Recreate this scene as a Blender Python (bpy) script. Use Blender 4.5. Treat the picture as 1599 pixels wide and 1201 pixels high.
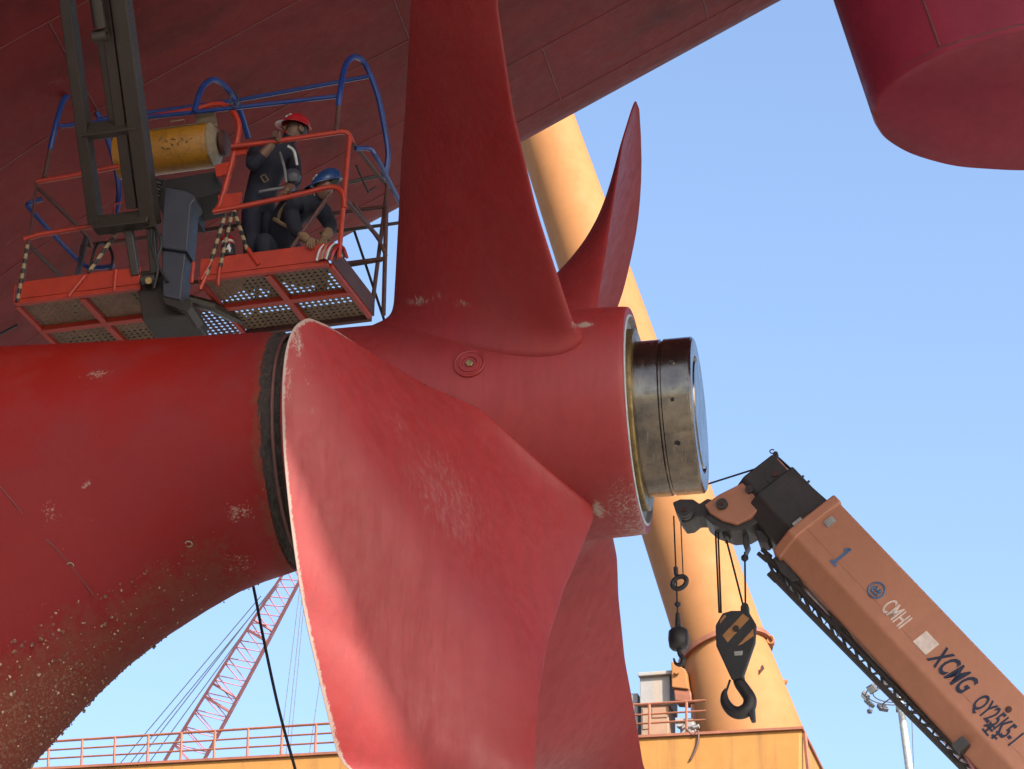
import bpy, bmesh, math, random
import numpy as np
from mathutils import Vector, Matrix
random.seed(7); RNG = np.random.default_rng(7)
for o in list(bpy.data.objects): bpy.data.objects.remove(o)
SC = bpy.context.scene; COL = SC.collection

# ------------------------------------------------------------------ camera, sky, sun, exposure
KZ = 1.7; FPX = 4300.0; PITCH = math.radians(30.0)
cam = bpy.data.cameras.new('camera'); camo = bpy.data.objects.new('camera', cam); COL.objects.link(camo)
cam.sensor_width = 36; cam.lens = FPX / 1599 * 36; cam.clip_start = .1; cam.clip_end = 3000
camo.location = (0, 0, KZ); camo.rotation_euler = (math.pi / 2 + PITCH, 0, 0); SC.camera = camo

PSI = math.radians(10.0)                       # the ship lies turned by this much
A_ = np.array([math.cos(PSI), -math.sin(PSI), 0]); B_ = np.array([math.sin(PSI), math.cos(PSI), 0]); C_ = np.array([0, 0, 1.])
sund = A_ * .80 - B_ * .85 + C_ * .80; sund /= np.linalg.norm(sund)
w = bpy.data.worlds.new('World'); SC.world = w; w.use_nodes = True
nt = w.node_tree; bg = nt.nodes['Background']; sky = nt.nodes.new('ShaderNodeTexSky')
sky.sky_type = 'NISHITA'; sky.sun_disc = False
sky.sun_elevation = math.asin(sund[2]); sky.sun_rotation = math.atan2(sund[0], sund[1])
sky.air_density = 1.0; sky.dust_density = 2.4; sky.ozone_density = 1.6; sky.altitude = 0
nt.links.new(sky.outputs[0], bg.inputs[0]); bg.inputs[1].default_value = .085
sl = bpy.data.lights.new('sun', 'SUN'); sl.energy = 2.9; sl.angle = math.radians(.35); sl.color = (1, .95, .87)
so = bpy.data.objects.new('sun', sl); COL.objects.link(so)
so.rotation_euler = Vector(-sund).to_track_quat('-Z', 'Y').to_euler(); so.location = (20, -10, 30)
SC.view_settings.view_transform = 'Standard'; SC.view_settings.look = 'None'
SC.view_settings.exposure = 2.13; SC.view_settings.gamma = 1
SC.render.resolution_x = 1024; SC.render.resolution_y = 769

# ------------------------------------------------------------------ maths helpers
FW = np.array([0, math.cos(PITCH), math.sin(PITCH)]); RT = np.array([1., 0, 0]); UP = np.array([0, -math.sin(PITCH), math.cos(PITCH)])
K = np.array([0, 0, KZ])
def ray(x, y): return FW + (x - 799.5) / FPX * RT - (y - 600.5) / FPX * UP
def U(x, y, d): return K + ray(x, y) * d                      # a sight line at a given depth
def onplane(x, y, n, q):                                       # a sight line met with a plane
    r = ray(x, y); t = np.dot(np.asarray(q) - K, n) / np.dot(r, n); return K + r * t
CH = U(997, 656, 20.0)                                         # centre of the hub's aft face
def S(s, b, z): return CH + A_ * s + B_ * b + C_ * z           # ship frame: aft, away, up
def V3(p): return np.asarray(p, float)
def unit(v): v = V3(v); return v / (np.linalg.norm(v) + 1e-12)
def smooth(x, a, b):
    t = np.clip((x - a) / (b - a), 0, 1); return t * t * (3 - 2 * t)

class MB:
    def __init__(s): s.v = []; s.f = []
    def add(s, vs, fs):
        n = len(s.v); s.v += [tuple(map(float, p)) for p in vs]; s.f += [tuple(i + n for i in q) for q in fs]; return s
    def box(s, c, ex, ey, ez):
        """box about c with half vectors ex, ey, ez"""
        c, ex, ey, ez = map(V3, (c, ex, ey, ez))
        if np.dot(np.cross(ex, ey), ez) < 0: ex = -ex
        vs = [c + i * ex + j * ey + k * ez for k in (-1, 1) for j in (-1, 1) for i in (-1, 1)]
        return s.add(vs, [(0, 2, 3, 1), (4, 5, 7, 6), (0, 1, 5, 4), (2, 6, 7, 3), (0, 4, 6, 2), (1, 3, 7, 5)])
    def bar(s, p, q, w, h, up=(0, 0, 1)):
        p, q = V3(p), V3(q); d = unit(q - p); x = np.cross(d, V3(up)); x = unit(x) if np.linalg.norm(x) > 1e-4 else np.array([1., 0, 0]); y = np.cross(x, d)
        return s.box((p + q) / 2, (q - p) / 2, x * w / 2, y * h / 2)
    def tube(s, pts, r, n=8, caps=True):
        pts = [V3(p) for p in pts]; m = len(pts); rr = r if hasattr(r, '__len__') else [r] * m
        T = [unit(pts[min(i + 1, m - 1)] - pts[max(i - 1, 0)]) for i in range(m)]
        ref = np.array([0, 0, 1.]) if abs(T[0][2]) < .9 else np.array([1., 0, 0])
        x = unit(np.cross(T[0], ref)); vs = []
        for i in range(m):
            x = unit(x - T[i] * np.dot(x, T[i])); y = np.cross(T[i], x)
            for k in range(n):
                a = 2 * math.pi * k / n; vs.append(pts[i] + rr[i] * (math.cos(a) * x + math.sin(a) * y))
        fs = [(i * n + k, i * n + (k + 1) % n, (i + 1) * n + (k + 1) % n, (i + 1) * n + k) for i in range(m - 1) for k in range(n)]
        if caps: fs += [tuple(range(n - 1, -1, -1)), tuple((m - 1) * n + k for k in range(n))]
        return s.add(vs, fs)
    def lathe(s, o, ax, prof, n=48, closed=False, x=None):
        """prof: (distance along axis, radius)"""
        o = V3(o); ax = unit(ax); x = unit(np.cross(ax, [0, 0, 1.])) if x is None else unit(x)
        if np.linalg.norm(np.cross(ax, [0, 0, 1.])) < 1e-3: x = np.array([1., 0, 0])
        y = np.cross(ax, x); vs = []
        for (h, r) in prof:
            for k in range(n):
                a = 2 * math.pi * k / n; vs.append(o + ax * h + r * (math.cos(a) * x + math.sin(a) * y))
        m = len(prof); fs = [(i * n + k, i * n + (k + 1) % n, (i + 1) * n + (k + 1) % n, (i + 1) * n + k) for i in range(m - 1) for k in range(n)]
        if not closed: fs += [tuple(range(n - 1, -1, -1)), tuple((m - 1) * n + k for k in range(n))]
        else: fs += [((m - 1) * n + k, (m - 1) * n + (k + 1) % n, (k + 1) % n, k) for k in range(n)]
        return s.add(vs, fs)
    def grid(s, P, closed_u=False):
        P = np.asarray(P); a, b = P.shape[:2]
        fs = []
        for i in range(a - 1):
            for j in range(b if closed_u else b - 1):
                fs.append((i * b + j, i * b + (j + 1) % b, (i + 1) * b + (j + 1) % b, (i + 1) * b + j))
        return s.add(P.reshape(-1, 3), fs)
    def prism(s, poly, d):
        """poly: 3D points in a plane, extruded by vector d"""
        poly = [V3(p) for p in poly]; d = V3(d); n = len(poly); nn = sum((np.cross(poly[i] - poly[0], poly[(i + 1) % n] - poly[0]) for i in range(1, n - 1)), np.zeros(3))
        if np.dot(nn, d) > 0: poly = poly[::-1]
        return s.add(poly + [p + d for p in poly], [tuple(range(n)), tuple(range(2 * n - 1, n - 1, -1))] + [(i, i + n, (i + 1) % n + n, (i + 1) % n) for i in range(n)])

BASE = {}
def base_of(o):
    return BASE.get(o.name, np.zeros(3)) if o else None
def props(o, label=None, cat=None, group=None, kind=None):
    for k, v in (('label', label), ('category', cat), ('group', group), ('kind', kind)):
        if v: o[k] = v
    return o
def thing(name, at, label, cat, group=None):
    o = bpy.data.objects.new(name, None); COL.objects.link(o); o.location = at; o.empty_display_size = .1
    BASE[o.name] = V3(at); return props(o, label, cat, group)
def obj(name, mb, mat, parent=None, sm=False, at=None, bevel=0, attrs=None, **kw):
    """one mesh object; vertices are given in world metres"""
    vs = np.array(mb.v); o0 = base_of(parent) if parent else (V3(at) if at is not None else np.array([vs[:, 0].mean(), vs[:, 1].mean(), vs[:, 2].min()]))
    me = bpy.data.meshes.new(name); me.from_pydata((vs - o0).tolist(), [], mb.f); me.update()
    bm = bmesh.new(); bm.from_mesh(me); bmesh.ops.recalc_face_normals(bm, faces=bm.faces); bm.to_mesh(me); bm.free(); me.update()
    if sm:
        me.shade_smooth()
        try: me.set_sharp_from_angle(angle=math.radians(sm if sm is not True else 40))
        except Exception: pass
    if attrs:
        for k, v in attrs.items():
            at_ = me.attributes.new(k, 'FLOAT', 'POINT'); at_.data.foreach_set('value', np.asarray(v, np.float32))
    me.materials.append(mat); o = bpy.data.objects.new(name, me); COL.objects.link(o)
    if parent: o.parent = parent
    else: o.location = o0
    BASE[o.name] = o0
    if bevel:
        m = o.modifiers.new('bevel', 'BEVEL'); m.width = bevel; m.segments = 2; m.limit_method = 'ANGLE'
    return props(o, **kw)
def curve_pts(pts, n=8):
    """Catmull-Rom through points"""
    P = [V3(p) for p in pts]; P = [2 * P[0] - P[1]] + P + [2 * P[-1] - P[-2]]; out = []
    for i in range(1, len(P) - 2):
        for k in range(n):
            t = k / n; out.append(.5 * (2 * P[i] + (P[i + 1] - P[i - 1]) * t + (2 * P[i - 1] - 5 * P[i] + 4 * P[i + 1] - P[i + 2]) * t * t + (3 * P[i] - P[i - 1] - 3 * P[i + 1] + P[i + 2]) * t ** 3))
    return out + [P[-2]]

# ------------------------------------------------------------------ materials
class NT:
    def __init__(s, name):
        s.m = bpy.data.materials.new(name); s.m.use_nodes = True; s.t = s.m.node_tree; s.b = s.t.nodes['Principled BSDF']; s.tc = s.t.nodes.new('ShaderNodeTexCoord').outputs['Object']
    def n(s, kind, ins=(), **kw):
        x = s.t.nodes.new('ShaderNode' + kind)
        for k, v in kw.items(): setattr(x, k, v)
        for k, v in (ins.items() if isinstance(ins, dict) else enumerate(ins)):
            if isinstance(v, bpy.types.NodeSocket): s.t.links.new(v, x.inputs[k])
            elif v is not None: x.inputs[k].default_value = v
        return x
    def noise(s, scale, detail=4, rough=.6, stretch=None, dist=0):
        v = s.tc
        if stretch: v = s.n('Mapping', {'Vector': v, 'Scale': stretch}).outputs[0]
        return s.n('TexNoise', {'Vector': v, 'Scale': scale, 'Detail': detail, 'Roughness': rough, 'Distortion': dist}).outputs[0]
    def ramp(s, f, a, b, va=0., vb=1.): return s.n('MapRange', {'Value': f, 'From Min': a, 'From Max': b, 'To Min': va, 'To Max': vb}).outputs[0]
    def math(s, op, a, b): return s.n('Math', (a, b), operation=op).outputs[0]
    def mix(s, f, a, b):
        x = s.t.nodes.new('ShaderNodeMix'); x.data_type = 'RGBA'
        for i, v in ((0, f), (6, a), (7, b)):
            if isinstance(v, bpy.types.NodeSocket): s.t.links.new(v, x.inputs[i])
            else: x.inputs[i].default_value = v if i == 0 else (*v[:3], 1)
        return x.outputs[2]
    def attr(s, name): return s.n('Attribute', attribute_name=name).outputs['Fac']
    def out(s, col=None, rough=None, metal=None, bump=None, bd=.01, spec=None):
        for k, v in (('Base Color', col), ('Roughness', rough), ('Metallic', metal), ('Specular IOR Level', spec)):
            if v is None: continue
            if isinstance(v, bpy.types.NodeSocket): s.t.links.new(v, s.b.inputs[k])
            else: s.b.inputs[k].default_value = (*v, 1) if k == 'Base Color' else v
        if bump is not None:
            b = s.n('Bump', {'Height': bump, 'Strength': .6, 'Distance': bd}); s.t.links.new(b.outputs[0], s.b.inputs['Normal'])
        return s.m
def mul(c, k): return tuple(min(1, x * k) for x in c)
def paint(name, col, rough=.5, var=.25, scale=3., chip=None, chipamt=.62, chipscale=14, streak=None, bump=.004, metal=0., wear=None, spec=.5, dust=None):
    """painted metal: uneven tone, optional chips, vertical streaks and worn places held in a 'wear' attribute"""
    t = NT(name); a = t.noise(scale, 6, .65); b = t.noise(scale * 9, 4, .7)
    c = t.mix(t.ramp(a, .3, .7), mul(col, 1 - var), mul(col, 1 + var)); c = t.mix(t.ramp(b, .35, .75, 0, .35), c, mul(col, .7))
    r = t.ramp(b, .3, .7, rough - .08, rough + .1)
    if dust: c = t.mix(t.ramp(t.noise(scale * .7, 5, .7), .5, .75, 0, dust[1]), c, dust[0])
    if streak:
        f = t.ramp(t.noise(streak[1], 5, .7, (1, 1, .06)), .52, .75, 0, streak[2] if len(streak) > 2 else .7); c = t.mix(f, c, streak[0])
    if chip:
        f = t.ramp(t.noise(chipscale, 6, .75, dist=.3), chipamt, chipamt + .04); c = t.mix(f, c, chip)
    if wear:
        wn = t.math('ADD', t.attr('wear'), t.math('MULTIPLY', t.math('SUBTRACT', t.noise(22, 7, .8, (1, 1, .35), .4), .5), 1.7))
        f = t.ramp(wn, .52, .66); c = t.mix(f, c, wear); r = t.math('ADD', r, t.math('MULTIPLY', f, .12))
    return t.out(c, r, metal, t.math('ADD', b, t.math('MULTIPLY', a, .6)), bump, spec)
def plain(name, col, rough=.6, metal=0.):
    t = NT(name); c = t.mix(t.ramp(t.noise(12, 4), .35, .7), mul(col, .8), mul(col, 1.15)); return t.out(c, rough, metal)

RED = (.30, .030, .024)
def hull_paint():
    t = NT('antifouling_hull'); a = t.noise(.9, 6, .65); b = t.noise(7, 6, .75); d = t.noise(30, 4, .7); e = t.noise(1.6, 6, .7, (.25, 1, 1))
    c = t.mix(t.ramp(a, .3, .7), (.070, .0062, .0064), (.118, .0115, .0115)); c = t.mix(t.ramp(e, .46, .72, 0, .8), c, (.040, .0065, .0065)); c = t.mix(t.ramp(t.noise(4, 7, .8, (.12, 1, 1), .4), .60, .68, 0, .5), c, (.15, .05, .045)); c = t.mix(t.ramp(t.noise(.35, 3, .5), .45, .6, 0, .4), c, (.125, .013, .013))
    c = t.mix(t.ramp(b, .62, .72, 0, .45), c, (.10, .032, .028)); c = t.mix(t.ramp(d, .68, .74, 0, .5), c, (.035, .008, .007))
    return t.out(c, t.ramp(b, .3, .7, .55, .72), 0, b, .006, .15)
def boss_paint():
    t = NT('antifouling_boss'); a = t.noise(1.1, 6, .65); b = t.noise(9, 6, .75); d = t.noise(42, 5, .8); wv = t.attr('wear'); fo = t.attr('foul')
    c = t.mix(t.ramp(a, .3, .7), (.145, .0055, .0035), (.19, .0085, .0055))
    c = t.mix(t.ramp(t.noise(2.2, 6, .75), .5, .72, 0, .45), c, (.16, .024, .018)); c = t.mix(t.ramp(t.noise(.55, 5, .6), .46, .60, 0, .7), c, (.125, .0125, .0140)); c = t.mix(t.ramp(t.noise(6, 7, .8, (.5, 1, 1)), .58, .70, 0, .35), c, (.10, .012, .009)); c = t.mix(t.ramp(t.noise(24, 5, .8), .67, .70, 0, .5), c, (.20, .075, .06))
    wn = t.math('ADD', wv, t.math('MULTIPLY', t.math('SUBTRACT', d, .5), 2.2)); c = t.mix(t.ramp(wn, .6, .75, 0, .9), c, (.24, .15, .12))
    fn = t.math('ADD', fo, t.math('MULTIPLY', t.math('SUBTRACT', b, .5), 1.6)); c = t.mix(t.ramp(fn, .42, .85, 0, .75), c, (.115, .036, .022))
    fn2 = t.math('ADD', fo, t.math('MULTIPLY', t.math('SUBTRACT', d, .5), 2.4)); c = t.mix(t.ramp(fn2, 1.0, 1.12, 0, .6), c, (.17, .105, .07))
    h = t.math('ADD', t.math('MULTIPLY', b, .5), t.math('MULTIPLY', t.math('MULTIPLY', d, fo), 2.5))
    return t.out(c, t.ramp(fo, 0, 1, .55, .88), 0, h, .010, .13)
def blade_paint():
    t = NT('propeller_paint'); a = t.noise(1.3, 6, .65); b = t.noise(11, 5, .7); d = t.noise(60, 5, .8); wv = t.attr('wear'); sc = t.attr('scuff')
    c = t.mix(t.ramp(a, .3, .7), (.165, .0115, .0110), (.205, .0175, .0170)); c = t.mix(t.ramp(b, .4, .75, 0, .35), c, (.21, .024, .027))
    lap = t.noise(5, 6, .75, (2.4, 2.4, .25), .5); c = t.mix(t.ramp(lap, .46, .70, 0, .5), c, (.125, .010, .011)); c = t.mix(t.ramp(t.noise(.8, 5, .6), .48, .60, 0, .4), c, (.165, .022, .021))
    sn = t.math('ADD', sc, t.math('MULTIPLY', t.math('SUBTRACT', t.noise(15, 7, .8, (2.6, 2.6, .55), .5), .5), 2.6)); c = t.mix(t.ramp(sn, .72, 1.0, 0, .5), c, (.20, .080, .075))
    fine = t.noise(16, 6, .8, (5, 5, .22), .7); c = t.mix(t.ramp(fine, .675, .71, 0, .6), c, (.21, .085, .075))
    wn = t.math('ADD', wv, t.math('MULTIPLY', t.math('SUBTRACT', t.noise(34, 8, .9, (1, 1, .4), .7), .5), 2.3)); c = t.mix(t.ramp(wn, .55, .70, 0, .9), c, (.235, .175, .145))
    c = t.mix(t.ramp(d, .71, .75, 0, .5), c, (.17, .08, .07))
    return t.out(c, t.ramp(t.math('ADD', t.math('MULTIPLY', b, .5), t.math('MULTIPLY', lap, .5)), .3, .7, .36, .70), 0, t.math('ADD', t.math('ADD', t.math('MULTIPLY', b, .7), t.math('MULTIPLY', lap, .5)), t.math('MULTIPLY', d, .15)), .003, .30)
M = {}
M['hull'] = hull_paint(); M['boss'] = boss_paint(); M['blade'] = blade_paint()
M['rudder'] = paint('antifouling_rudder', (.165, .0135, .026), .5, .2, 1.2, spec=.22, wear=(.15, .08, .065), bump=.003)
M['weld'] = paint('weld_bead', (.085, .014, .012), .6, .25, 10)
M['orange'] = paint('orange_rail_paint', (.30, .024, .009), .45, .18, 8, chip=(.10, .05, .04), chipamt=.66, chipscale=24)
M['blue'] = paint('blue_tube_paint', (.007, .030, .15), .35, .2, 6, chip=(.05, .04, .04), chipamt=.7, chipscale=30)
M['dark'] = paint('dark_boom_paint', (.022, .016, .0115), .5, .25, 4, chip=(.25, .20, .16), chipamt=.76, chipscale=18)
M['rustdark'] = paint('rusty_tube', (.060, .018, .014), .65, .3, 8, chip=(.13, .10, .08), chipamt=.72, chipscale=25)
M['greybox'] = paint('grey_box_paint', (.030, .033, .045), .5, .2, 5, chip=(.5, .5, .5), chipamt=.76, chipscale=22)
M['black'] = plain('black_rubber', (.012, .012, .013), .6)
M['drum'] = paint('yellow_drum_paint', (.25, .11, .006), .5, .15, 5, streak=((.09, .038, .007), 16, .75), chip=(.05, .04, .03), chipamt=.72, chipscale=20)
M['cream'] = paint('cream_paint', (.19, .15, .10), .6, .15, 5, chip=(.12, .09, .06), chipamt=.72, chipscale=20)
M['floor'] = paint('dirty_floor_plate', (.12, .078, .042), .65, .3, 6, chip=(.05, .03, .02), chipamt=.7)
M['navy'] = plain('navy_workwear', (.0035, .005, .016), .85); M['navy2'] = plain('dark_navy_workwear', (.004, .006, .015), .85)
M['skin'] = plain('skin', (.11, .055, .036), .55); M['glove'] = plain('tan_glove', (.16, .095, .05), .8); M['hair'] = plain('hair', (.012, .010, .009), .7)
M['redhat'] = plain('red_hard_hat', (.33, .012, .018), .3); M['bluehat'] = plain('blue_hard_hat', (.010, .040, .13), .3)
M['white'] = plain('white_paint', (.42, .42, .41), .5); M['strap'] = plain('tan_strap', (.13, .085, .045), .8); M['greystrap'] = plain('grey_webbing', (.12, .12, .13), .7)
M['red'] = plain('bright_red_paint', (.28, .008, .008), .3)
CRANE = (.27, .118, .042)
M['crane'] = paint('orange_crane_paint', CRANE, .75, .06, .25, streak=((.20, .070, .017), 1.2, .3), dust=((.26, .092, .036), .6), bump=.002, spec=.2)
M['deck'] = paint('yellow_deck_paint', (.30, .130, .022), .75, .06, .3, streak=((.11, .050, .014), 2.0, .8), bump=.002)
M['rail'] = paint('rusty_orange_rail', (.20, .065, .03), .6, .3, 2)
M['cabinet'] = paint('grey_cabinet', (.22, .21, .20), .6, .1, 1.5, streak=((.33, .20, .10), 1.5, .7))
M['rustpanel'] = paint('rusty_panel', (.23, .15, .095), .7, .2, 2, streak=((.32, .11, .04), 2.5, .8))
M['lattice'] = paint('hazed_red_lattice', (.33, .12, .125), .5, .15, 1)  # red lightened to a pale pink, distance haze put into the colour
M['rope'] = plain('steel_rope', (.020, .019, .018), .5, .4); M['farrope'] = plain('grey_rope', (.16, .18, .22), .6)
M['boom'] = paint('boom_orange_paint', (.39, .165, .095), .5, .08, 1.2, streak=((.28, .115, .07), 3, .5), dust=((.36, .155, .095), .5), chip=(.16, .09, .06), chipamt=.72, chipscale=12)
M['boomdark'] = paint('boom_dark_steel_and_shade', (.035, .030, .028), .5, .3, 4, chip=(.25, .12, .05), chipamt=.68, chipscale=9)  # dark steel parts; also carries the shade of the inner boom sections
M['boommark'] = plain('navy_lettering', (.008, .012, .035), .45); M['markblue'] = plain('blue_grey_lettering', (.07, .13, .24), .45); M['markpale'] = plain('pale_lettering', (.60, .50, .45), .5)
M['hook'] = paint('black_hook_paint', (.018, .017, .018), .5, .3, 6, chip=(.12, .08, .05), chipamt=.68); M['hookyellow'] = paint('dirty_yellow_stripe', (.32, .15, .05), .55, .25, 9)
M['mast'] = plain('pale_galvanised', (.30, .30, .29), .5, .3); M['lamp'] = plain('dark_lamp_body', (.06, .06, .065), .5)
M['grime'] = paint('black_grime', (.020, .013, .010), .85, .5, 16, chip=(.10, .045, .022), chipamt=.60, chipscale=40, bump=.03)
M['shell'] = plain('barnacle_shell', (.3, .26, .2), .8)
def metal_mat():
    t = NT('worn_nut_steel'); v = t.n('SeparateXYZ', (t.tc,)).outputs
    a = t.noise(4, 6, .7); b = t.noise(6, 7, .75, (7, .7, .7), .15); d = t.noise(9, 6, .75, (1, 1, 2.5), .4)
    c = t.mix(t.ramp(a, .35, .65), (.085, .074, .066), (.19, .155, .115)); c = t.mix(t.ramp(d, .56, .72, 0, .75), c, (.040, .035, .032)); c = t.mix(t.ramp(b, .55, .70, 0, .5), c, (.26, .22, .17))
    return t.out(c, t.ramp(b, .3, .7, .12, .30), .96, b, .0012)
M['nut'] = metal_mat()
def brass():
    t = NT('worn_bronze'); b = t.noise(9, 6, .75); c = t.mix(t.ramp(b, .4, .65), (.30, .21, .08), (.14, .10, .05)); return t.out(c, t.ramp(b, .3, .7, .28, .5), .9, b, .003)
M['brass'] = brass()
M['hole'] = plain('bore_shade', (.006, .006, .006), .9); M['sealant'] = plain('pale_sealant', (.30, .31, .32), .5)
t = NT('stripe_tape'); sz = t.n('SeparateXYZ', (t.tc,)).outputs[2]
M['stripe'] = t.out(t.mix(t.ramp(t.math('SINE', t.math('MULTIPLY', sz, 62), 0), -.05, .05), (.010, .009, .008), (.22, .165, .09)), .6)
def concrete():
    t = NT('dock_concrete'); a = t.noise(.15, 6, .6); b = t.noise(3, 5, .7); c = t.mix(t.ramp(a, .3, .7), (.24, .225, .20), (.32, .30, .27)); c = t.mix(t.ramp(b, .45, .7, 0, .5), c, (.17, .16, .15)); return t.out(c, .85, 0, b, .01)
M['concrete'] = concrete()

# ------------------------------------------------------------------ ground
g = MB(); g.add([(-900, -900, 0), (900, -900, 0), (900, 900, 0), (-900, 900, 0)], [(0, 1, 2, 3)])
obj('ground', g, M['concrete'], at=(0, 0, 0), kind='structure')

# ------------------------------------------------------------------ ship: counter plating, stern boss and skeg
KN = [(-30, -4), (-14, -1.0), (-9, 3.2), (-5.63, 5.49), (-3.97, 6.33), (-3.37, 6.64), (-2, 7.35), (1.07, 8.99), (2.5, 9.6), (6, 10.7), (17, 10.7)]
def zknuckle(s): return np.interp(s, [k[0] for k in KN], [k[1] for k in KN])
def hwid(s): return 6.9 + (4.20 + .439 * s) * smooth(s, 1.5, 6.5) + 9 * smooth(s, -6.5, -12)  # unseen flares shaped for shade: aft casts the blade's shadow edge, forward blocks sky
def zhull(s, b):
    drop = np.interp(s, [-30, -12, -6, -3, 0, 8, 16], [2.0, 1.6, .75, .65, .7, .8, .6])
    return zknuckle(s) - drop * (1 - np.abs(np.clip(b / hwid(s), -1, 1)) ** 2.3)
ship = thing('ship', S(-6, 0, 0) * np.array([1, 1, 0]), 'red ship stern overhead with its round shaft boss and skeg', 'ship')
mb = MB(); ss = np.linspace(-26, 17, 120); P = []
for s in ss:
    row = []; zt = zknuckle(s); HW = hwid(s)
    for b, z in [(-HW, max(17, zt + 4)), (-HW, zt + 1.2), (-HW, zt + .35)]: row.append(S(s, b, z))
    for b in np.linspace(-HW + .02, HW - .02, 80):
        e = max(0, abs(b) - (HW - .35)) / .35; row.append(S(s, b, zhull(s, b) + .22 * e ** 2.5))
    for b, z in [(HW, zt + .35), (HW, zt + 1.2), (HW, max(17, zt + 4))]: row.append(S(s, b, z))
    P.append(row)
mb.grid(P); n = len(P[0]); mb.f.append(tuple((len(P) - 1) * n + j for j in range(n))); mb.f.append(tuple(range(n - 1, -1, -1)))
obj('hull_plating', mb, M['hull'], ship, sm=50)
def seam(pts, r=.012, parent=ship, mat='weld'): return obj('weld_seam', MB().tube(pts, r, 6), M[mat], parent, sm=True)
for b in (.9, 2.3, 3.7, 5.0, 6.2):
    seam([S(s, b, zhull(s, b) - .002) for s in np.linspace(-14, 7, 70)], .006)
for s, b0, b1 in ((-7.4, 2.3, 5.0), (-6.1, 5.0, 6.2), (-5.2, .9, 3.7), (-4.3, 3.7, 6.2), (-2.6, 2.3, 5.0), (-1.5, 5.0, 6.2), (-1.1, .9, 3.7), (.1, 3.7, 6.2), (.9, 5.0, 6.6)):
    seam([S(s, b, zhull(s, b) - .002) for b in np.linspace(b0, b1, 24)], .006)
# stern boss: round above, drawn out into the skeg below
GAP = -2.60
def boss_r(s): return np.interp(s, [-14, -9, -5, -3.82, -2.71, GAP], [1.5, 1.2, .972, .922, .887, .872])
BZ = [(-14, -5.2), (-6.5, -4.6), (-5.4, -3.55), (-4.75, -2.72), (-4.34, -2.25), (-4.08, -1.92), (-3.82, -1.635), (-3.55, -1.40), (-3.27, -1.20), (-3.05, -1.06), (-2.86, -.98), (GAP, -.90)]
def boss_bot(s): return -np.interp(s, [k[0] for k in BZ], [k[1] for k in BZ])
PATCH = []      # worn places on the boss: centre by sight line, radii
def bosspoint(s, th):
    r = boss_r(s); c, sn = math.cos(th), math.sin(th)
    if sn >= 0: return S(s, r * c, r * sn)
    zb = boss_bot(s); zz = zb * (-sn); k = max(0, (zb - r))
    wid = r * (abs(c) ** .95) * (1 - .30 * smooth(zz, .2, 2.5)) * (1 if c >= 0 else -1)
    return S(s, wid, -zz)
ss = np.concatenate([np.linspace(-13, -5.7, 24), np.linspace(-5.6, GAP, 130)]); NTH = 150
P = np.array([[bosspoint(s, 2 * math.pi * k / NTH) for k in range(NTH)] for s in ss])
mb = MB().grid(P[::-1], closed_u=True); n = NTH
mb.f.append(tuple(range(n - 1, -1, -1)))
vs = np.array(mb.v); px = np.stack([799.5 + FPX * ((vs - K) @ RT) / ((vs - K) @ FW), 600.5 - FPX * ((vs - K) @ UP) / ((vs - K) @ FW)], -1)
near = ((vs - CH) @ B_) < .55
wear = np.zeros(len(vs)); foul = np.zeros(len(vs))
def spot(arr, q, rad, amt, mask):
    """a worn spot round the surface point seen at q, rad in metres"""
    d2 = ((px - np.array(q)) ** 2).sum(1) + (~mask) * 1e9; c = vs[np.argmin(d2)]
    e = (vs - c); dd = np.sqrt((e @ A_ / rad[0]) ** 2 + (e @ C_ / rad[1]) ** 2 + (e @ B_ / max(rad)) ** 2); np.maximum(arr, amt * np.clip(1.35 - dd, 0, 1), out=arr)
for q, rad, amt in [((152, 585), (.16, .07), .62), ((88, 650), (.05, .06), .8), ((132, 751), (.09, .025), .85), ((78, 798), (.10, .13), .55), ((372, 797), (.16, .09), .6), ((375, 880), (.25, .14), .5), ((225, 640), (.12, .1), .35), ((430, 770), (.06, .25), .4), ((290, 930), (.08, .05), .5), ((150, 820), (.15, .08), .35)]: spot(wear, q, rad, amt, near)
sv = (vs - CH) @ A_; zv = (vs - CH) @ C_
below = np.clip((-zv) / np.maximum(.3, boss_bot(sv)), 0, 1)
foul = np.clip(smooth(below, .62, 1.0) * .72 + smooth(sv, -3.6, -4.6) * smooth(below, .45, .9) * .5, 0, .95) * smooth(sv, GAP + .02, GAP - .5) + smooth(sv, GAP - .16, GAP) * .75
boss = obj('stern_boss', mb, M['boss'], ship, sm=60, attrs={'wear': wear, 'foul': foul})
# weld seam, two lifting-point rings
def on_boss(x, y, out=0.):
    d2 = ((px - np.array((x, y))) ** 2).sum(1) + (~near) * 1e9; i = np.argmin(d2)
    # ray against the local tangent plane
    o = S(sv[i], 0, 0); nrm = unit((vs[i] - o) * np.array([1, 1, 1])); q = onplane(x, y, nrm, vs[i]); return q + nrm * out, nrm
seam([on_boss(x, y, .0)[0] for x, y in ((0, 760), (25, 790), (50, 822), (80, 850), (108, 880), (128, 905), (145, 928))], .006, boss)
for q in ((110, 883), (295, 849)):
    c, nrm = on_boss(*q, .004); x = unit(np.cross(nrm, C_)); y = np.cross(nrm, x)
    obj('ring_mark', MB().tube([c + .024 * (math.cos(a) * x + math.sin(a) * y) for a in np.linspace(.4, 6.0, 20)], .005, 6), M['cream'], boss, sm=True)
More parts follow.
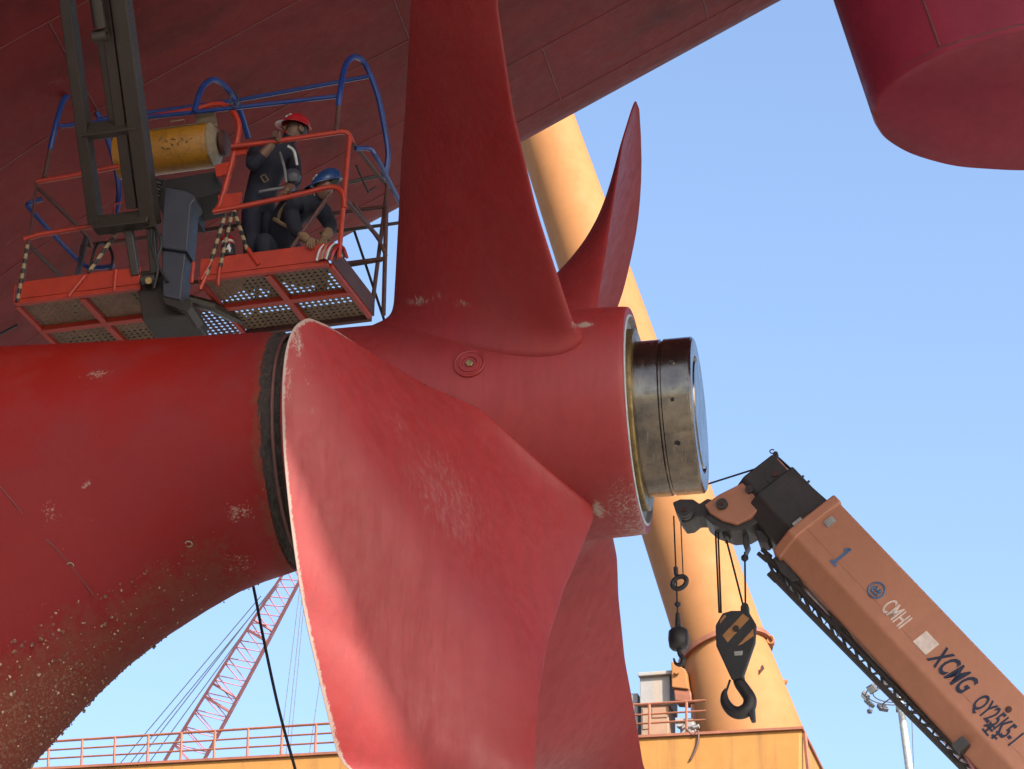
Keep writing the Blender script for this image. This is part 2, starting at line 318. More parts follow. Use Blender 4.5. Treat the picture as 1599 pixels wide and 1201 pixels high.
# barnacles and crust along the skeg's lower edge: too many to count
mb = MB(); idx = np.where((foul > .33) & (((vs - CH) @ B_) < .5) & (sv > -5.4) & (sv < GAP - .2))[0]
for i in RNG.choice(idx, 2200):
    dens = smooth(sv[i], -3.0, -4.4)
    if RNG.random() > .18 + .8 * dens: continue
    o = S(sv[i], 0, zv[i] * .5); nrm = unit(vs[i] - o + RNG.normal(0, .2, 3)); c = vs[i] + RNG.normal(0, .006, 3) - nrm * .006
    r = (.004 + .007 * RNG.random() ** 3) * (1 + .6 * dens); x = unit(np.cross(nrm, (.3, .2, .9))); y = np.cross(nrm, x); h = r * (.7 + .8 * RNG.random())
    k = 6; ring0 = [c + r * (math.cos(a) * x + math.sin(a) * y) for a in np.arange(k) * 2 * math.pi / k]; ring1 = [c + nrm * h + .5 * r * (math.cos(a + .3) * x + math.sin(a + .3) * y) for a in np.arange(k) * 2 * math.pi / k]
    mb.add(ring0 + ring1, [(j, (j + 1) % k, (j + 1) % k + k, j + k) for j in range(k)] + [tuple(range(k, 2 * k))])
h = len(mb.f)
obj('barnacle_crust', mb, paint('barnacle_crust_mat', (.13, .052, .032), .85, .5, 9, chip=(.36, .28, .20), chipamt=.54, chipscale=22), boss, kind='stuff')
# rope guard between boss and hub: dark, crusted rings
def crust_ring(s0, s1, r0, r1, n=140, amp=.02, m=7):
    P = []
    for i in range(m):
        t_ = i / (m - 1); row = []
        for k in range(n):
            a = 2 * math.pi * k / n; r = r0 + (r1 - r0) * t_ + amp * (RNG.random() - .5); s_ = s0 + (s1 - s0) * t_ + amp * .5 * (RNG.random() - .5)
            row.append(S(s_, r * math.cos(a), r * math.sin(a)))
        P.append(row)
    return P
obj('rope_guard', MB().grid(crust_ring(GAP - .012, GAP + .07, .880, .845, amp=.02)[::-1], True), M['grime'], ship)
obj('rope_guard', MB().grid(crust_ring(GAP + .06, GAP + .2, .815, .82, amp=.016)[::-1], True), M['grime'], ship)
obj('guard_band', MB().tube([S(GAP + .08, .852 * math.cos(a), .852 * math.sin(a)) for a in np.linspace(0, 2 * math.pi, 90)], .014, 8), M['rustdark'], ship, sm=True)

# ------------------------------------------------------------------ propeller
prop = thing('propeller', S(-1.3, 0, 0) * np.array([1, 1, 0]) + np.array([0, 0, CH[2] - 3.9]), 'huge red four-bladed ship propeller with shaft nut on its end', 'propeller')
RH = .885
def hub_r(s): return np.interp(s, [GAP + .12, -2.2, -1.2, -.1, 0], [.862, .865, .862, .836, .828])
prof = [(GAP + .14, .5), (GAP + .14, .845), (GAP + .17, .862)] + [(s, float(hub_r(s))) for s in np.linspace(-2.38, -.04, 60)] + [(-.006, .826), (0, .820), (0, .775), (-.10, .765), (-.10, .4)]
mb = MB().lathe(CH, A_, prof, 128)
vs = np.array(mb.v); px = np.stack([799.5 + FPX * ((vs - K) @ RT) / ((vs - K) @ FW), 600.5 - FPX * ((vs - K) @ UP) / ((vs - K) @ FW)], -1)
near = ((vs - CH) @ B_) < .3; wear = np.zeros(len(vs)); scf = np.zeros(len(vs))
for q, rad, amt in [((913, 507), (.09, .06), .9), ((938, 795), (.06, .13), .85), ((963, 655), (.09, .05), .6), ((905, 880), (.04, .08), .5), ((868, 680), (.07, .04), .35), ((600, 500), (.1, .05), .35), ((590, 530), (.05, .06), .3)]: spot(wear, q, rad, amt, near)
sv = (vs - CH) @ A_; low = smooth((vs - CH) @ C_, -.55, -.8) * smooth(sv, -.45, -.1); wear = np.maximum(wear, low * .55)
hub = obj('hub', mb, M['blade'], prop, sm=40, attrs={'wear': wear, 'scuff': scf})
# --- blade law: leading edge (F, forward) and trailing edge (T, aft) as functions of radius, in the blade's own angle
def hit(x, y, th):
    th = math.radians(th); d = math.cos(th) * B_ + math.sin(th) * C_; n = np.cross(A_, d); q = ray(x, y); t_ = np.dot(CH - K, n) / np.dot(q, n); P = K + t_ * q - CH
    return np.dot(P, d), np.dot(P, A_), math.radians(th * 180 / math.pi)       # r, s, theta
def hitcyl(x, y, r):
    q = ray(x, y); o = K - CH; qp = q - A_ * np.dot(q, A_); op = o - A_ * np.dot(o, A_)
    a = qp @ qp; b = 2 * qp @ op; c = op @ op - r * r; D = max(0, b * b - 4 * a * c); t_ = (-b - math.sqrt(D)) / (2 * a); P = o + q * t_
    th = math.atan2(P @ C_, P @ B_) % (2 * math.pi); return r, P @ A_, th
def law(rows):
    rows = sorted(rows); R = np.array(rows); 
    return R
d2r = math.radians; RTIP = 4.15
FB4 = [hitcyl(x, y, r) for x, y, r in [(742, 636, .862), (706, 619, .95), (668, 603, 1.08), (612, 571, 1.37), (560, 540, 1.75), (510, 508, 2.2), (480, 496, 2.45), (458, 510, 2.6), (445, 545, 2.7), (440, 600, 2.78), (442, 700, 2.90), (454, 820, 3.06), (473, 950, 3.27), (500, 1070, 3.5), (532, 1201, 3.76)]]
TB4 = [hit(*q) for q in [(925, 812, 254), (910, 850, 252), (880, 920, 249), (855, 1000, 247.3), (840, 1090, 246.5), (833, 1201, 246.3)]]
TIPP = (RTIP, -.22, d2r(249.5))
F4 = sorted(FB4) + [(4.0, -.95, d2r(246.3)), (4.10, -.6, d2r(248.4)), TIPP]; T4 = sorted(TB4) + [(3.8, -.40, d2r(248.2)), (4.05, -.26, d2r(250)), TIPP]
def shift(rows, off): return [(r, s, th + d2r(off)) for r, s, th in rows]
def fill(rows, ref, off): rows = sorted(rows); return rows + [q for q in shift(ref, off) if q[0] > rows[-1][0] + .12]
def D(rows): return [(r, s, d2r(t_)) for r, s, t_ in rows]
F1 = sorted(hit(*q) for q in [(621, 460, 95), (627, 360, 96), (632, 240, 98), (638, 120, 115), (643, 0, 136)]) + D([(3.62, -1.0, 146), (3.95, -.65, 153), (4.15, -.22, 158.8)])
T1 = sorted(hit(*q) for q in [(893, 500, 165), (870, 430, 162), (838, 330, 159.5), (800, 170, 158), (775, 0, 157.5)]) + D([(3.95, -.30, 159), (4.15, -.22, 158.8)])
T3 = sorted(hit(*q) for q in [(963, 870, 343), (965, 930, 340), (975, 1030, 338), (990, 1110, 336.5), (1005, 1201, 336.2)]) + D([(3.95, -.30, 339), (4.15, -.22, 339.5)])
T2 = sorted(hit(*q) for q in [(934, 470, 75), (945, 400, 71.5), (960, 300, 69.5), (972, 222, 69.8)]) + D([(4.0, -.14, 70.3), (4.15, -.13, 69.6)])
F2 = D([(1.1, -2.1, 42), (2.0, -1.62, 36), (2.6, -1.18, 34), (3.1, -.80, 37), (3.6, -.43, 46), (3.9, -.23, 55), (4.08, -.13, 63), (4.15, -.11, 68.8)])
F3 = shift(F4, 90)
def blade(F, T, label=None, spots=(), edgewear=.0, NR=90, NC=44, scuffs=(), flare=.30, fk=.24, fd=.075, fku=None, rt=1.0):
    F, T = np.array(F), np.array(T)
    rs = .80 + (RTIP - .80) * np.linspace(0, 1, NR) ** 1.3; rs[-1] = RTIP - .004
    def at(Tb, r): 
        return np.array([np.interp(r, Tb[:, 0], Tb[:, k]) for k in (1, 2)])
    C0 = np.zeros((NR, 2)); C1 = np.zeros((NR, 2))
    for i, r in enumerate(rs):
        C0[i] = at(F, r); C1[i] = at(T, r)
    # light smoothing of the edges along the radius
    for _ in range(3):
        C0[1:-1] = .25 * C0[:-2] + .5 * C0[1:-1] + .25 * C0[2:]; C1[1:-1] = .25 * C1[:-2] + .5 * C1[1:-1] + .25 * C1[2:]
    us = .5 - .5 * np.cos(np.linspace(0, math.pi, NC)); mid = np.zeros((NR, NC, 3)); nrm = np.zeros((NR, NC, 3)); thick = np.zeros((NR, NC)); cam_ = np.zeros((NR, NC)); fil = np.zeros((NR, NC)); fil2 = np.zeros((NR, NC))
    for i, r in enumerate(rs):
        fl = math.exp(-max(0, r - .865) / .075); root = smooth(r, 1.9, .9)
        e0, e1 = C0[i].copy(), C1[i].copy(); d = e1 - e0; L = math.hypot(d[0], d[1] * r) + 1e-6
        e0 -= d / L * flare * fl; e1 += d / L * flare * .12 * fl
        for j, u in enumerate(us):
            s_, th = e0 + (e1 - e0) * u; mid[i, j] = S(s_, r * math.cos(th), r * math.sin(th))
            tm = .045 + .20 * (1 - smooth(r, .85, 3.9)) ** 1.3
            thick[i, j] = tm * (1 - (1 - rt) * smooth(r, 1.9, 1.0)) * max(.0, (4 * u * (1 - u))) ** .55 * (.35 + .65 * min(1, L / 1.2)) + .010
            fil[i, j] = fk * fl * max(0., 4 * u * (1 - u)) ** .5; fil2[i, j] = fil[i, j] if fku is None else fku * math.exp(-max(0, r - .865) / fd) * max(0., 4 * u * (1 - u)) ** .8; cam_[i, j] = .028 * L * 4 * u * (1 - u)
    du = np.gradient(mid, axis=1); dr = np.gradient(mid, axis=0); nrm = np.cross(du, dr); nrm /= np.linalg.norm(nrm, axis=2, keepdims=True) + 1e-9
    if (nrm[NR // 2, NC // 2] @ A_) < 0: nrm = -nrm               # towards the aft, pressure face
    up_ = mid + nrm * (thick * .28 - cam_ + fil2)[..., None]; lo_ = mid - nrm * (thick * .72 + cam_ + fil)[..., None]
    loop = np.concatenate([up_, lo_[:, ::-1]], axis=1)
    rel = loop - CH; sa = rel @ A_; rad = rel - sa[..., None] * A_; rl = np.linalg.norm(rad, axis=2); wt = np.array([smooth(r, 2.0, 1.1) for r in rs])[:, None]   # keep the root rows on their own radius
    loop = CH + sa[..., None] * A_ + rad * ((1 - wt) + wt * rs[:, None] / rl)[..., None]; mb = MB().grid(loop, closed_u=True); n = 2 * NC
    mb.f.append(tuple((NR - 1) * n + j for j in range(n)))
    V = np.array(mb.v)
    # consistent outward faces
    f0 = mb.f[(NR // 2) * n + NC // 2]; nn = np.cross(V[f0[1]] - V[f0[0]], V[f0[2]] - V[f0[0]])
    if nn @ nrm[NR // 2, NC // 2] < 0: mb.f = [tuple(reversed(q)) for q in mb.f]
    ul = np.concatenate([us, us[::-1]]); Ue = np.tile(ul, NR); Rr = np.repeat(rs, n); Lc = np.repeat(np.hypot(C1[:, 0] - C0[:, 0], (C1[:, 1] - C0[:, 1]) * rs), n)
    dF = Ue * Lc; dT = (1 - Ue) * Lc
    wear = edgewear * np.clip(1.15 - dF / .055, 0, 1) * smooth(Rr, 1.5, 2.1) + .33 * np.clip(1 - dT / .02, 0, 1)
    pxx = np.stack([799.5 + FPX * ((V - K) @ RT) / ((V - K) @ FW), 600.5 - FPX * ((V - K) @ UP) / ((V - K) @ FW)], -1); scf = np.zeros(len(V))
    for (x, y, rx, ry, ang, amt) in spots:
        e = pxx - np.array((x, y)); ca, sa = math.cos(d2r(ang)), math.sin(d2r(ang)); p_, q_ = e[:, 0] * ca + e[:, 1] * sa, -e[:, 0] * sa + e[:, 1] * ca
        wear = np.maximum(wear, amt * np.clip(1.4 - np.sqrt((p_ / rx) ** 2 + (q_ / ry) ** 2), 0, 1))
    for (x, y, rx, ry, ang, amt) in scuffs:
        e = pxx - np.array((x, y)); ca, sa = math.cos(d2r(ang)), math.sin(d2r(ang)); p_, q_ = e[:, 0] * ca + e[:, 1] * sa, -e[:, 0] * sa + e[:, 1] * ca
        scf = np.maximum(scf, amt * np.clip(1.3 - np.sqrt((p_ / rx) ** 2 + (q_ / ry) ** 2), 0, 1))
    o = obj('blade', mb, M['blade'], prop, sm=60, attrs={'wear': wear, 'scuff': scf})
    if label: o['label'] = label
    return o
b4 = blade(F4, T4, 'blade reaching towards the viewer with a scraped pale leading edge', edgewear=.95, NR=150, NC=70, flare=.0, fk=.05, fd=.05, fku=.03, rt=.55,
      spots=[(478, 590, 3, 60, -14, .62), (488, 640, 2.5, 40, -10, .6), (463, 532, 16, 42, -8, .62), (452, 600, 8, 60, 0, .5), (690, 607, 36, 5, 20, .62), (560, 1010, 2, 40, -8, .4), (700, 930, 4, 3, 0, .7)], scuffs=[(700, 780, 170, 80, 62, .8), (620, 660, 60, 30, 60, .7)])
blade(F1, T1, 'dark upright blade rising above the hub', spots=[(650, 470, 30, 12, 0, .60), (685, 462, 10, 16, 0, .58), (722, 474, 22, 10, 0, .52), (840, 420, 22, 60, -15, .36), (905, 504, 20, 9, -20, .75)])
blade(F2, T2, 'slender far blade seen almost edge-on against the sky', flare=.08, fk=.10, rt=.85)
blade(F3, T3, 'rear blade hanging down behind the hub', spots=[(905, 880, 10, 22, 15, .4)], scuffs=[(930, 1000, 70, 190, 10, .6)])
# --- lifting plug in the hub
# find the true sight point on the hub
r_, s_, th = hitcyl(733, 568, .86); nr_ = math.cos(th) * B_ + math.sin(th) * C_; c = CH + A_ * s_ + nr_ * .858
plug = obj('hub_plug', MB().lathe(c, nr_, [(-.05, .115), (.010, .115), (.014, .108), (.010, .098), (.004, .094), (.004, .078), (.012, .074), (.012, .056), (.002, .052), (-.002, .034)], 40), M['blade'], prop, sm=30, attrs={'wear': np.tile(.28, 400), 'scuff': np.zeros(400)})
obj('bolt', MB().lathe(c, nr_, [(-.01, .030), (.012, .030), (.016, .024), (.016, .010)], 6), M['brass'], plug)
# --- shaft nut
obj('hub_liner', MB().lathe(CH, A_, [(-.10, .735), (-.03, .735), (-.02, .725), (-.02, .59), (-.10, .59)], 96, closed=True), M['brass'], prop, sm=30)
obj('sealing_ring', MB().lathe(CH, A_, [(-.10, .772), (.004, .772), (.010, .755), (-.05, .74)], 96, closed=True), M['sealant'], prop, sm=30)
NR_ = .57
obj('flange_ring', MB().lathe(CH, A_, [(-.10, .56), (-.10, .665), (.028, .665), (.036, .655), (.036, .56)], 96), M['brass'], prop, sm=30)
nut = obj('shaft_nut', MB().lathe(CH, A_, [(-.10, .5), (-.10, NR_), (.205, NR_), (.215, NR_ - .012), (.228, NR_ - .012), (.236, NR_), (.432, NR_), (.448, NR_ - .016), (.448, .43), (.425, .42), (.425, .40), (.455, .39), (.455, .05)], 128), M['nut'], prop, sm=30)
for x, y, r in ((1049, 566, .0175), (1050, 624, .013), (1058, 692, .020)):
    q = hitcyl(x, y, NR_); nr_ = math.cos(q[2]) * B_ + math.sin(q[2]) * C_; c = CH + A_ * q[1] + nr_ * NR_
    hl = obj('spanner_hole_shade', MB().lathe(c - nr_ * .004, nr_, [(0, r), (.0055, r), (.0055, r * .3)], 18), M['hole'], nut)  # black disc paints the dark inside the hole; no recess is cut
    obj('hole_rim', MB().lathe(c - nr_ * .004, nr_, [(0, r * 1.22), (.006, r * 1.2), (.0075, r * 1.08), (.006, r * 1.0)], 18, closed=True), M['nut'], hl)

# ------------------------------------------------------------------ rudder
zr = CH[2] + 2.45
LE = 1.855
# one symmetrical foil about its own centre line, sized from those sight lines
bc = 0.0; hw = .945 / .985
prof = [(0, 0), (.025, .18), (.095, .36), (.26, .57), (.55, .78), (.83, .885), (1.15, .965), (1.6, 1.0), (2.3, .92), (3.1, .70), (3.9, .36), (4.5, .06)]
def foil(z, dz):
    rk = -.20 * dz
    L = [(LE + rk + x * 1.0, bc - hw * y) for x, y in prof]; Rr = [(LE + rk + x, bc + hw * y) for x, y in prof[1:]][::-1]
    up_ = [(L[0][0], bc)] + L[1:] + [(LE + rk + 4.52, bc)] + Rr
    return [S(s, b, 2.45 + dz) for s, b in up_]
rud = thing('rudder', S(LE + 2, bc, 0) * np.array([1, 1, 0]) + np.array([0, 0, zr]), 'dark red rudder blade hanging at top right of the photo', 'rudder')
secs = [foil(0, dz) for dz in (0, .02, .06, .2, .6, 1.2, 2, 3, 4, 5.2)]
for k, sc in ((0, .985), (1, .995)):
    m = np.mean(secs[k], axis=0); secs[k] = [m + (p - m) * np.array([sc, sc, 1]) for p in secs[k]]
mb = MB()
# finer outline by spline
def fine(sec): 
    pts = curve_pts(list(sec) + [sec[0]], 6)[:-1]; return pts
SEC = [fine(s) for s in secs]; mb.grid(SEC, closed_u=True); n = len(SEC[0]); mb.f.append(tuple(range(n))); mb.f = [tuple(reversed(q)) for q in mb.f]
V = np.array(mb.v); sv = (V - CH) @ A_ - LE; zv = (V - CH) @ C_ - 2.45
wear = .26 * smooth(sv, .25, .05) * smooth(zv, 2.5, .2)
obj('rudder_blade', mb, M['rudder'], rud, sm=50, attrs={'wear': wear})
mb = MB().tube([p + np.array([0, 0, .025]) for p in SEC[1]] + [SEC[1][0] + np.array([0, 0, .025])], .009, 6); obj('weld_seam', mb, M['weld'], rud, sm=True)
k = min(range(n), key=lambda i: abs(799.5 + FPX * ((SEC[3][i] - K) @ RT) / ((SEC[3][i] - K) @ FW) - 1462) + (1000 if (SEC[3][i] - CH) @ B_ > bc else 0))
obj('weld_seam', MB().tube([SEC[i][k] for i in range(2, len(SEC))], .010, 6), M['weld'], rud, sm=True)
k2 = (k + (3 if (SEC[3][(k + 1) % n] - CH) @ A_ > (SEC[3][k] - CH) @ A_ else -3)) % n
obj('weld_seam', MB().tube([SEC[4][k] + np.array([0, 0, .03]), SEC[4][k2] + np.array([0, 0, .10])], .007, 6), M['weld'], rud, sm=True)

# ------------------------------------------------------------------ boom lift with its work platform
YB = math.radians(13); E1 = np.array([math.cos(YB), -math.sin(YB), 0]); E2 = np.array([math.sin(YB), math.cos(YB), 0])
q = ray(505, 410); OB = K + q * (12.5 / q[2])
def L(u, v, w): return OB + E1 * u + E2 * v + C_ * w
def Bk(x, y, v=0.): return onplane(x, y, E2, OB + E2 * v)
lift = thing('boom_lift', L(-1.35, .45, -.1), 'boom lift platform with orange rails and blue tube hoops above the shaft boss', 'boom lift')
def lt(name, pts, r, mat, par=None, crv=0, n=8):
    P = [Bk(*p) for p in pts]
    return obj(name, MB().tube(curve_pts(P, crv) if crv else P, r, n), M[mat], par or lift, sm=True)
# floor: perforated plates on a beam frame
def perforated(name, u0, u1, v0, v1, w, mat, pitch=.052, hole=.165, th=.006):
    nu, nv = max(2, round((u1 - u0) / pitch)), max(2, round((v1 - v0) / pitch)); du, dv = (u1 - u0) / nu, (v1 - v0) / nv
    mb = MB(); k = 8
    for i in range(nu):
        for j in range(nv):
            cu, cv = u0 + (i + .5) * du, v0 + (j + .5) * dv; o = []
            for a in range(k):
                an = (a + .5) * 2 * math.pi / k; c, s_ = math.cos(an), math.sin(an); m = max(abs(c), abs(s_)); o.append((cu + c / m * du / 2, cv + s_ / m * dv / 2))
            h = [(cu + math.cos((a + .5) * 2 * math.pi / k) * hole * du * .62, cv + math.sin((a + .5) * 2 * math.pi / k) * hole * dv * .62) for a in range(k)]
            sk = lambda p, z: L(p[0] + .12 * p[1], p[1], z)
            if (i + j) % 2 == 0:
                mb.add([sk(p, w) for p in o] + [sk(p, w) for p in h] + [sk(p, w + th) for p in h], [(a, a + k, (a + 1) % k + k, (a + 1) % k) for a in range(k)] + [(a + k, a + 2 * k, (a + 1) % k + 2 * k, (a + 1) % k + k) for a in range(k)])
            else:
                mb.add([sk(p, w) for p in o], [tuple(range(k - 1, -1, -1))])
    return obj(name, mb, M[mat], lift)
for (u0, u1) in ((-1.08, -.53), (-.50, .03), (-2.74, -2.2), (-2.17, -1.64)):
    for (v0, v1) in ((.03, .45), (.49, .90)): perforated('floor_panel', u0, u1, v0, v1, 0, 'floor')
perforated('floor_panel', -1.62, -1.10, .45, .95, .0, 'rustdark')
def lbar(name, a, b, w_, h_, mat='orange'):
    sk = lambda p: L(p[0] + .12 * p[1], p[1], p[2]); return obj(name, MB().bar(sk(a), sk(b), w_, h_), M[mat], lift, bevel=.004)
for (u0, u1) in ((-1.10, .05), (-2.76, -1.62)):
    um = (u0 + u1) / 2 + .02
    lbar('floor_beam', (u0, 0, -.02), (u1, 0, -.02), .045, .045); lbar('floor_beam', (u0, .47, -.022), (u1, .47, -.022), .06, .05)
    lbar('floor_beam', (u0, .93, -.02), (u1, .93, -.02), .045, .045, 'rustdark'); lbar('floor_beam', (um, .03, -.024), (um, .90, -.024), .055, .048)
    lbar('floor_beam', (u0, .03, -.021), (u0, .90, -.021), .04, .044); lbar('floor_beam', (u1, .03, -.021), (u1, .90, -.021), .045, .044)
    lbar('toe_board', (u0 + .01, -.012, .095), (u1 - .01, -.012, .095), .014, .17)
    lbar('toe_board', (u0, .95, .095), (u1, .95, .095), .014, .17, 'rustdark')
lbar('toe_board', (.075, 0, .085), (.075, .92, .085), .014, .19, 'rustdark'); lbar('toe_board', (-2.785, 0, .085), (-2.785, .92, .085), .014, .17, 'orange')
for a, b in (((299, 442), (302, 410)), ((314, 438), (330, 408)), ((107, 463), (133, 431)), ((178, 455), (181, 422))): lt('toe_post', [(*a, -.03), (*b, -.03)], .017, 'orange')
# orange guard rails
RR = .0235
lt('guard_rail', [(362, 229, 0), (420, 222, 0), (500, 211, 0), (535, 206, 0), (545, 211, .02), (550, 222, .08)], RR, 'orange', crv=4)
lt('guard_rail', [(333, 331, 0), (400, 318, 0), (470, 303, 0), (510, 293, 0), (527, 294, 0), (536, 305, 0), (538, 325, 0)], RR, 'orange', crv=4)
lt('guard_rail', [(57, 284, 0), (100, 277, 0), (185, 260, 0)], RR, 'orange'); lt('guard_rail', [(38, 374, 0), (60, 367, 0), (150, 352, 0)], RR, 'orange')
lt('guard_rail', [(205, 188, .05), (300, 172, .05), (335, 163, .05), (357, 168, .05), (371, 188, .05), (372, 210, .05), (362, 255, .05), (345, 315, .05), (336, 332, .02)], .027, 'orange', crv=4)
lt('guard_rail', [(550, 222, .08), (600, 285, .9)], .02, 'rustdark'); lt('guard_rail', [(538, 310, .02), (592, 372, .9)], .02, 'rustdark')
lt('guard_rail', [(57, 284, 0), (60, 294, .03), (72, 305, .08), (133, 366, .7), (142, 385, .85)], .02, 'rustdark', crv=3); lt('guard_rail', [(40, 378, 0), (95, 432, .8)], .018, 'rustdark')
for w_, mt in ((1.13, 'rustdark'), (.58, 'rustdark')):
    obj('guard_rail', MB().tube([L(.27, .93, w_), L(-2.6, .93, w_)], .02, 8), M[mt], lift, sm=True)
for u in (.27, -.9, -1.75, -2.6): obj('rail_post', MB().tube([L(u, .93, 0), L(u, .93, 1.13)], .02, 8), M['rustdark'], lift, sm=True)
lt('rail_post', [(546, 213, .02), (538, 300, .01), (529, 404, 0)], .021, 'orange'); lt('rail_post', [(516, 302, .02), (455, 388, .03)], .02, 'rustdark')
lt('rail_post', [(57, 288, .0), (36, 450, 0)], .012, 'rustdark')
for a, b in (((352, 335), (322, 432)), ((362, 335), (343, 420)), ((366, 330), (386, 390)), ((43, 383), (27, 472)), ((180, 366), (138, 426))):
    lt('striped_post', [(*a, -.025), (*b, -.025)], .017, 'stripe')
lt('rail_post', [(386, 388, -.02), (404, 414, -.02)], .02, 'orange'); lt('rail_post', [(322, 430, -.03), (312, 452, -.03)], .018, 'orange'); lt('rail_post', [(343, 418, -.03), (340, 446, -.03)], .018, 'orange')
lt('strut', [(134, 372, .5), (120, 434, .1)], .024, 'greybox'); lt('handle_loop', [(180, 319, 0), (196, 314, 0), (196, 342, 0), (176, 346, 0), (180, 319, 0)], .008, 'orange')
lt('strut', [(605, 245, .92), (604, 300, .95), (582, 470, .95)], .019, 'rustdark'); lt('strut', [(556, 258, .3), (575, 300, .6), (586, 292, .8)], .010, 'black')
lt('strut', [(552, 318, .3), (592, 375, .85), (603, 400, .95)], .018, 'rustdark'); lt('strut', [(536, 416, .95), (596, 406, .95)], .018, 'dark'); lt('strut', [(500, 365, .95), (624, 348, .95)], .016, 'dark')
# gusset plates where rails meet
for poly in (((340, 305), (378, 300), (372, 330), (345, 332)), ((362, 226), (388, 224), (384, 240), (360, 244)), ((335, 258), (358, 252), (362, 270), (338, 276))):
    obj('gusset', MB().prism([Bk(x, y, .03) for x, y in poly], E2 * .02), M['orange'], lift)
# blue tube hoops and ties
HR = .027
lt('hoop', [(78, 234, 0), (86, 200, 0), (97, 162, .05), (108, 147, .15), (122, 144, .3), (145, 165, .5), (160, 195, .6), (178, 250, .8), (186, 300, .9), (180, 335, .9)], HR, 'blue', crv=5)
lt('hoop', [(303, 176, 0), (312, 145, .05), (323, 129, .15), (338, 125, .3), (358, 142, .5), (373, 168, .6), (388, 215, .85)], HR, 'blue', crv=5)
lt('hoop', [(528, 166, 0), (532, 138, 0), (539, 104, .08), (552, 89, .22), (570, 100, .4), (590, 150, .6), (603, 215, .8), (606, 245, .85), (600, 280, .9)], HR, 'blue', crv=5)
lt('hoop_sleeve', [(69, 278, 0), (79, 230, 0)], .022, 'rustdark'); lt('hoop_sleeve', [(525, 208, 0), (529, 162, 0)], .022, 'rustdark')
lt('tie_bar', [(95, 197, .02), (300, 176, .02), (530, 150, .02)], .02, 'blue'); lt('tie_bar', [(152, 187, .55), (375, 156, .55), (578, 119, .48)], .02, 'blue')
lt('tie_bar', [(66, 311, .1), (46, 318, .1), (50, 330, .12), (124, 408, .85), (150, 418, .85), (178, 415, .85)], .021, 'blue', crv=3); lt('tie_bar', [(555, 232, .1), (578, 233, .2), (590, 250, .3), (626, 320, 1.0)], .022, 'blue', crv=3)
lt('tie_bar', [(545, 285, .85), (604, 272, .9)], .018, 'dark')
lt('clip_ring', [(366 + 7 * math.cos(a), 157 + 11 * math.sin(a), .0) for a in np.linspace(0, 6.28, 14)], .009, 'greybox')
# dark boom coming down from above
def bbar(name, a, b, w_, h_, mat='dark'): return obj(name, MB().bar(Bk(*a), Bk(*b), w_, h_, up=E2), M[mat], lift, bevel=.01)
def boompt(x0, y0): return (x0, y0, -.12 - (350 - y0) / 350 * 1.5)
bbar('boom_rail', boompt(150, 350), boompt(88, -130), .105, .12); bbar('boom_rail', boompt(236, 352), boompt(172, -130), .145, .14)
bbar('boom_inner', boompt(208, 325), boompt(150, -110), .10, .09)
for y0, h in ((203, .09), (349, .13)):
    a, b = boompt(150 - (350 - y0) * .129, y0 + 4), boompt(236 - (350 - y0) * .133, y0 - 7); bbar('boom_crossbar', (a[0], a[1], a[2] - .02), (b[0], b[1], b[2] - .02), .13, h)
a, b = boompt(139, -70), boompt(156, 42); cyl = obj('lift_cylinder', MB().tube([Bk(a[0], a[1], a[2] - .16), Bk(b[0], b[1], b[2] - .16)], .055, 16), M['dark'], lift, sm=True)
obj('rod_eye', MB().lathe(Bk(157, 56, boompt(157, 56)[2] - .16) - E1 * .06, E1, [(0, .055), (.12, .055), (.12, .03), (0, .03)], 16, closed=True), M['dark'], cyl, sm=30)
bbar('boom_inner', boompt(160, 62), boompt(178, 190), .085, .05)
bbar('mount_leg', (200, 352, -.1), (213, 432, .0), .075, .07); bbar('mount_leg', (236, 352, -.1), (243, 432, .0), .075, .07)
obj('mount_block', MB().prism([Bk(x, y, .02) for x, y in ((190, 425), (262, 420), (268, 452), (300, 470), (300, 492), (222, 500), (216, 452), (192, 440))], E2 * .42), M['dark'], lift, bevel=.01)
lt('mount_arm', [(270, 462, .1), (330, 478, .3), (385, 505, .9)], .05, 'dark'); lt('pivot_pin', [(222, 437, -.06), (244, 434, -.06)], .05, 'dark')
lt('pivot_pin', [(232, 438, -.1), (232, 438, .02)], .03, 'brass')
obj('control_box', MB().prism([Bk(x, y, -.14) for x, y in ((257, 292), (288, 297), (303, 304), (304, 312), (298, 318), (292, 392), (250, 386))], E2 * .22), M['greybox'], lift, bevel=.012)
obj('control_box', MB().prism([Bk(x, y, -.10) for x, y in ((252, 389), (290, 395), (286, 430), (282, 468), (254, 462))], E2 * .2), M['greybox'], lift, bevel=.012)
obj('mount_plate', MB().prism([Bk(x, y, -.08) for x, y in ((254, 462), (282, 468), (300, 478), (292, 486), (258, 474))], E2 * .3), M['dark'], lift)
P = []
for k in range(60):
    t_ = k / 59; c = Bk(248 - 6 * t_, 280 + 38 * t_, -.1); a = k * .85; P.append(c + .035 * (math.cos(a) * E1 + math.sin(a) * E2))
obj('coiled_hose', MB().tube(P, .011, 6), M['black'], lift, sm=True)
for pts in ([(246, 318, -.12), (243, 350, -.16), (252, 380, -.16), (246, 410, -.14), (262, 440, -.12)], [(240, 330, -.1), (236, 380, -.16), (246, 420, -.16), (240, 450, -.12)], [(140, 420, 0), (150, 385, .1), (165, 380, .2), (176, 400, .2), (172, 425, .2)]):
    lt('hydraulic_hose', pts, .013, 'black', crv=5)
obj('battery_tray', MB().prism([Bk(x, y, .12) for x, y in ((240, 284), (335, 268), (345, 300), (300, 312), (300, 330), (248, 325))], E2 * .35), M['black'], lift)
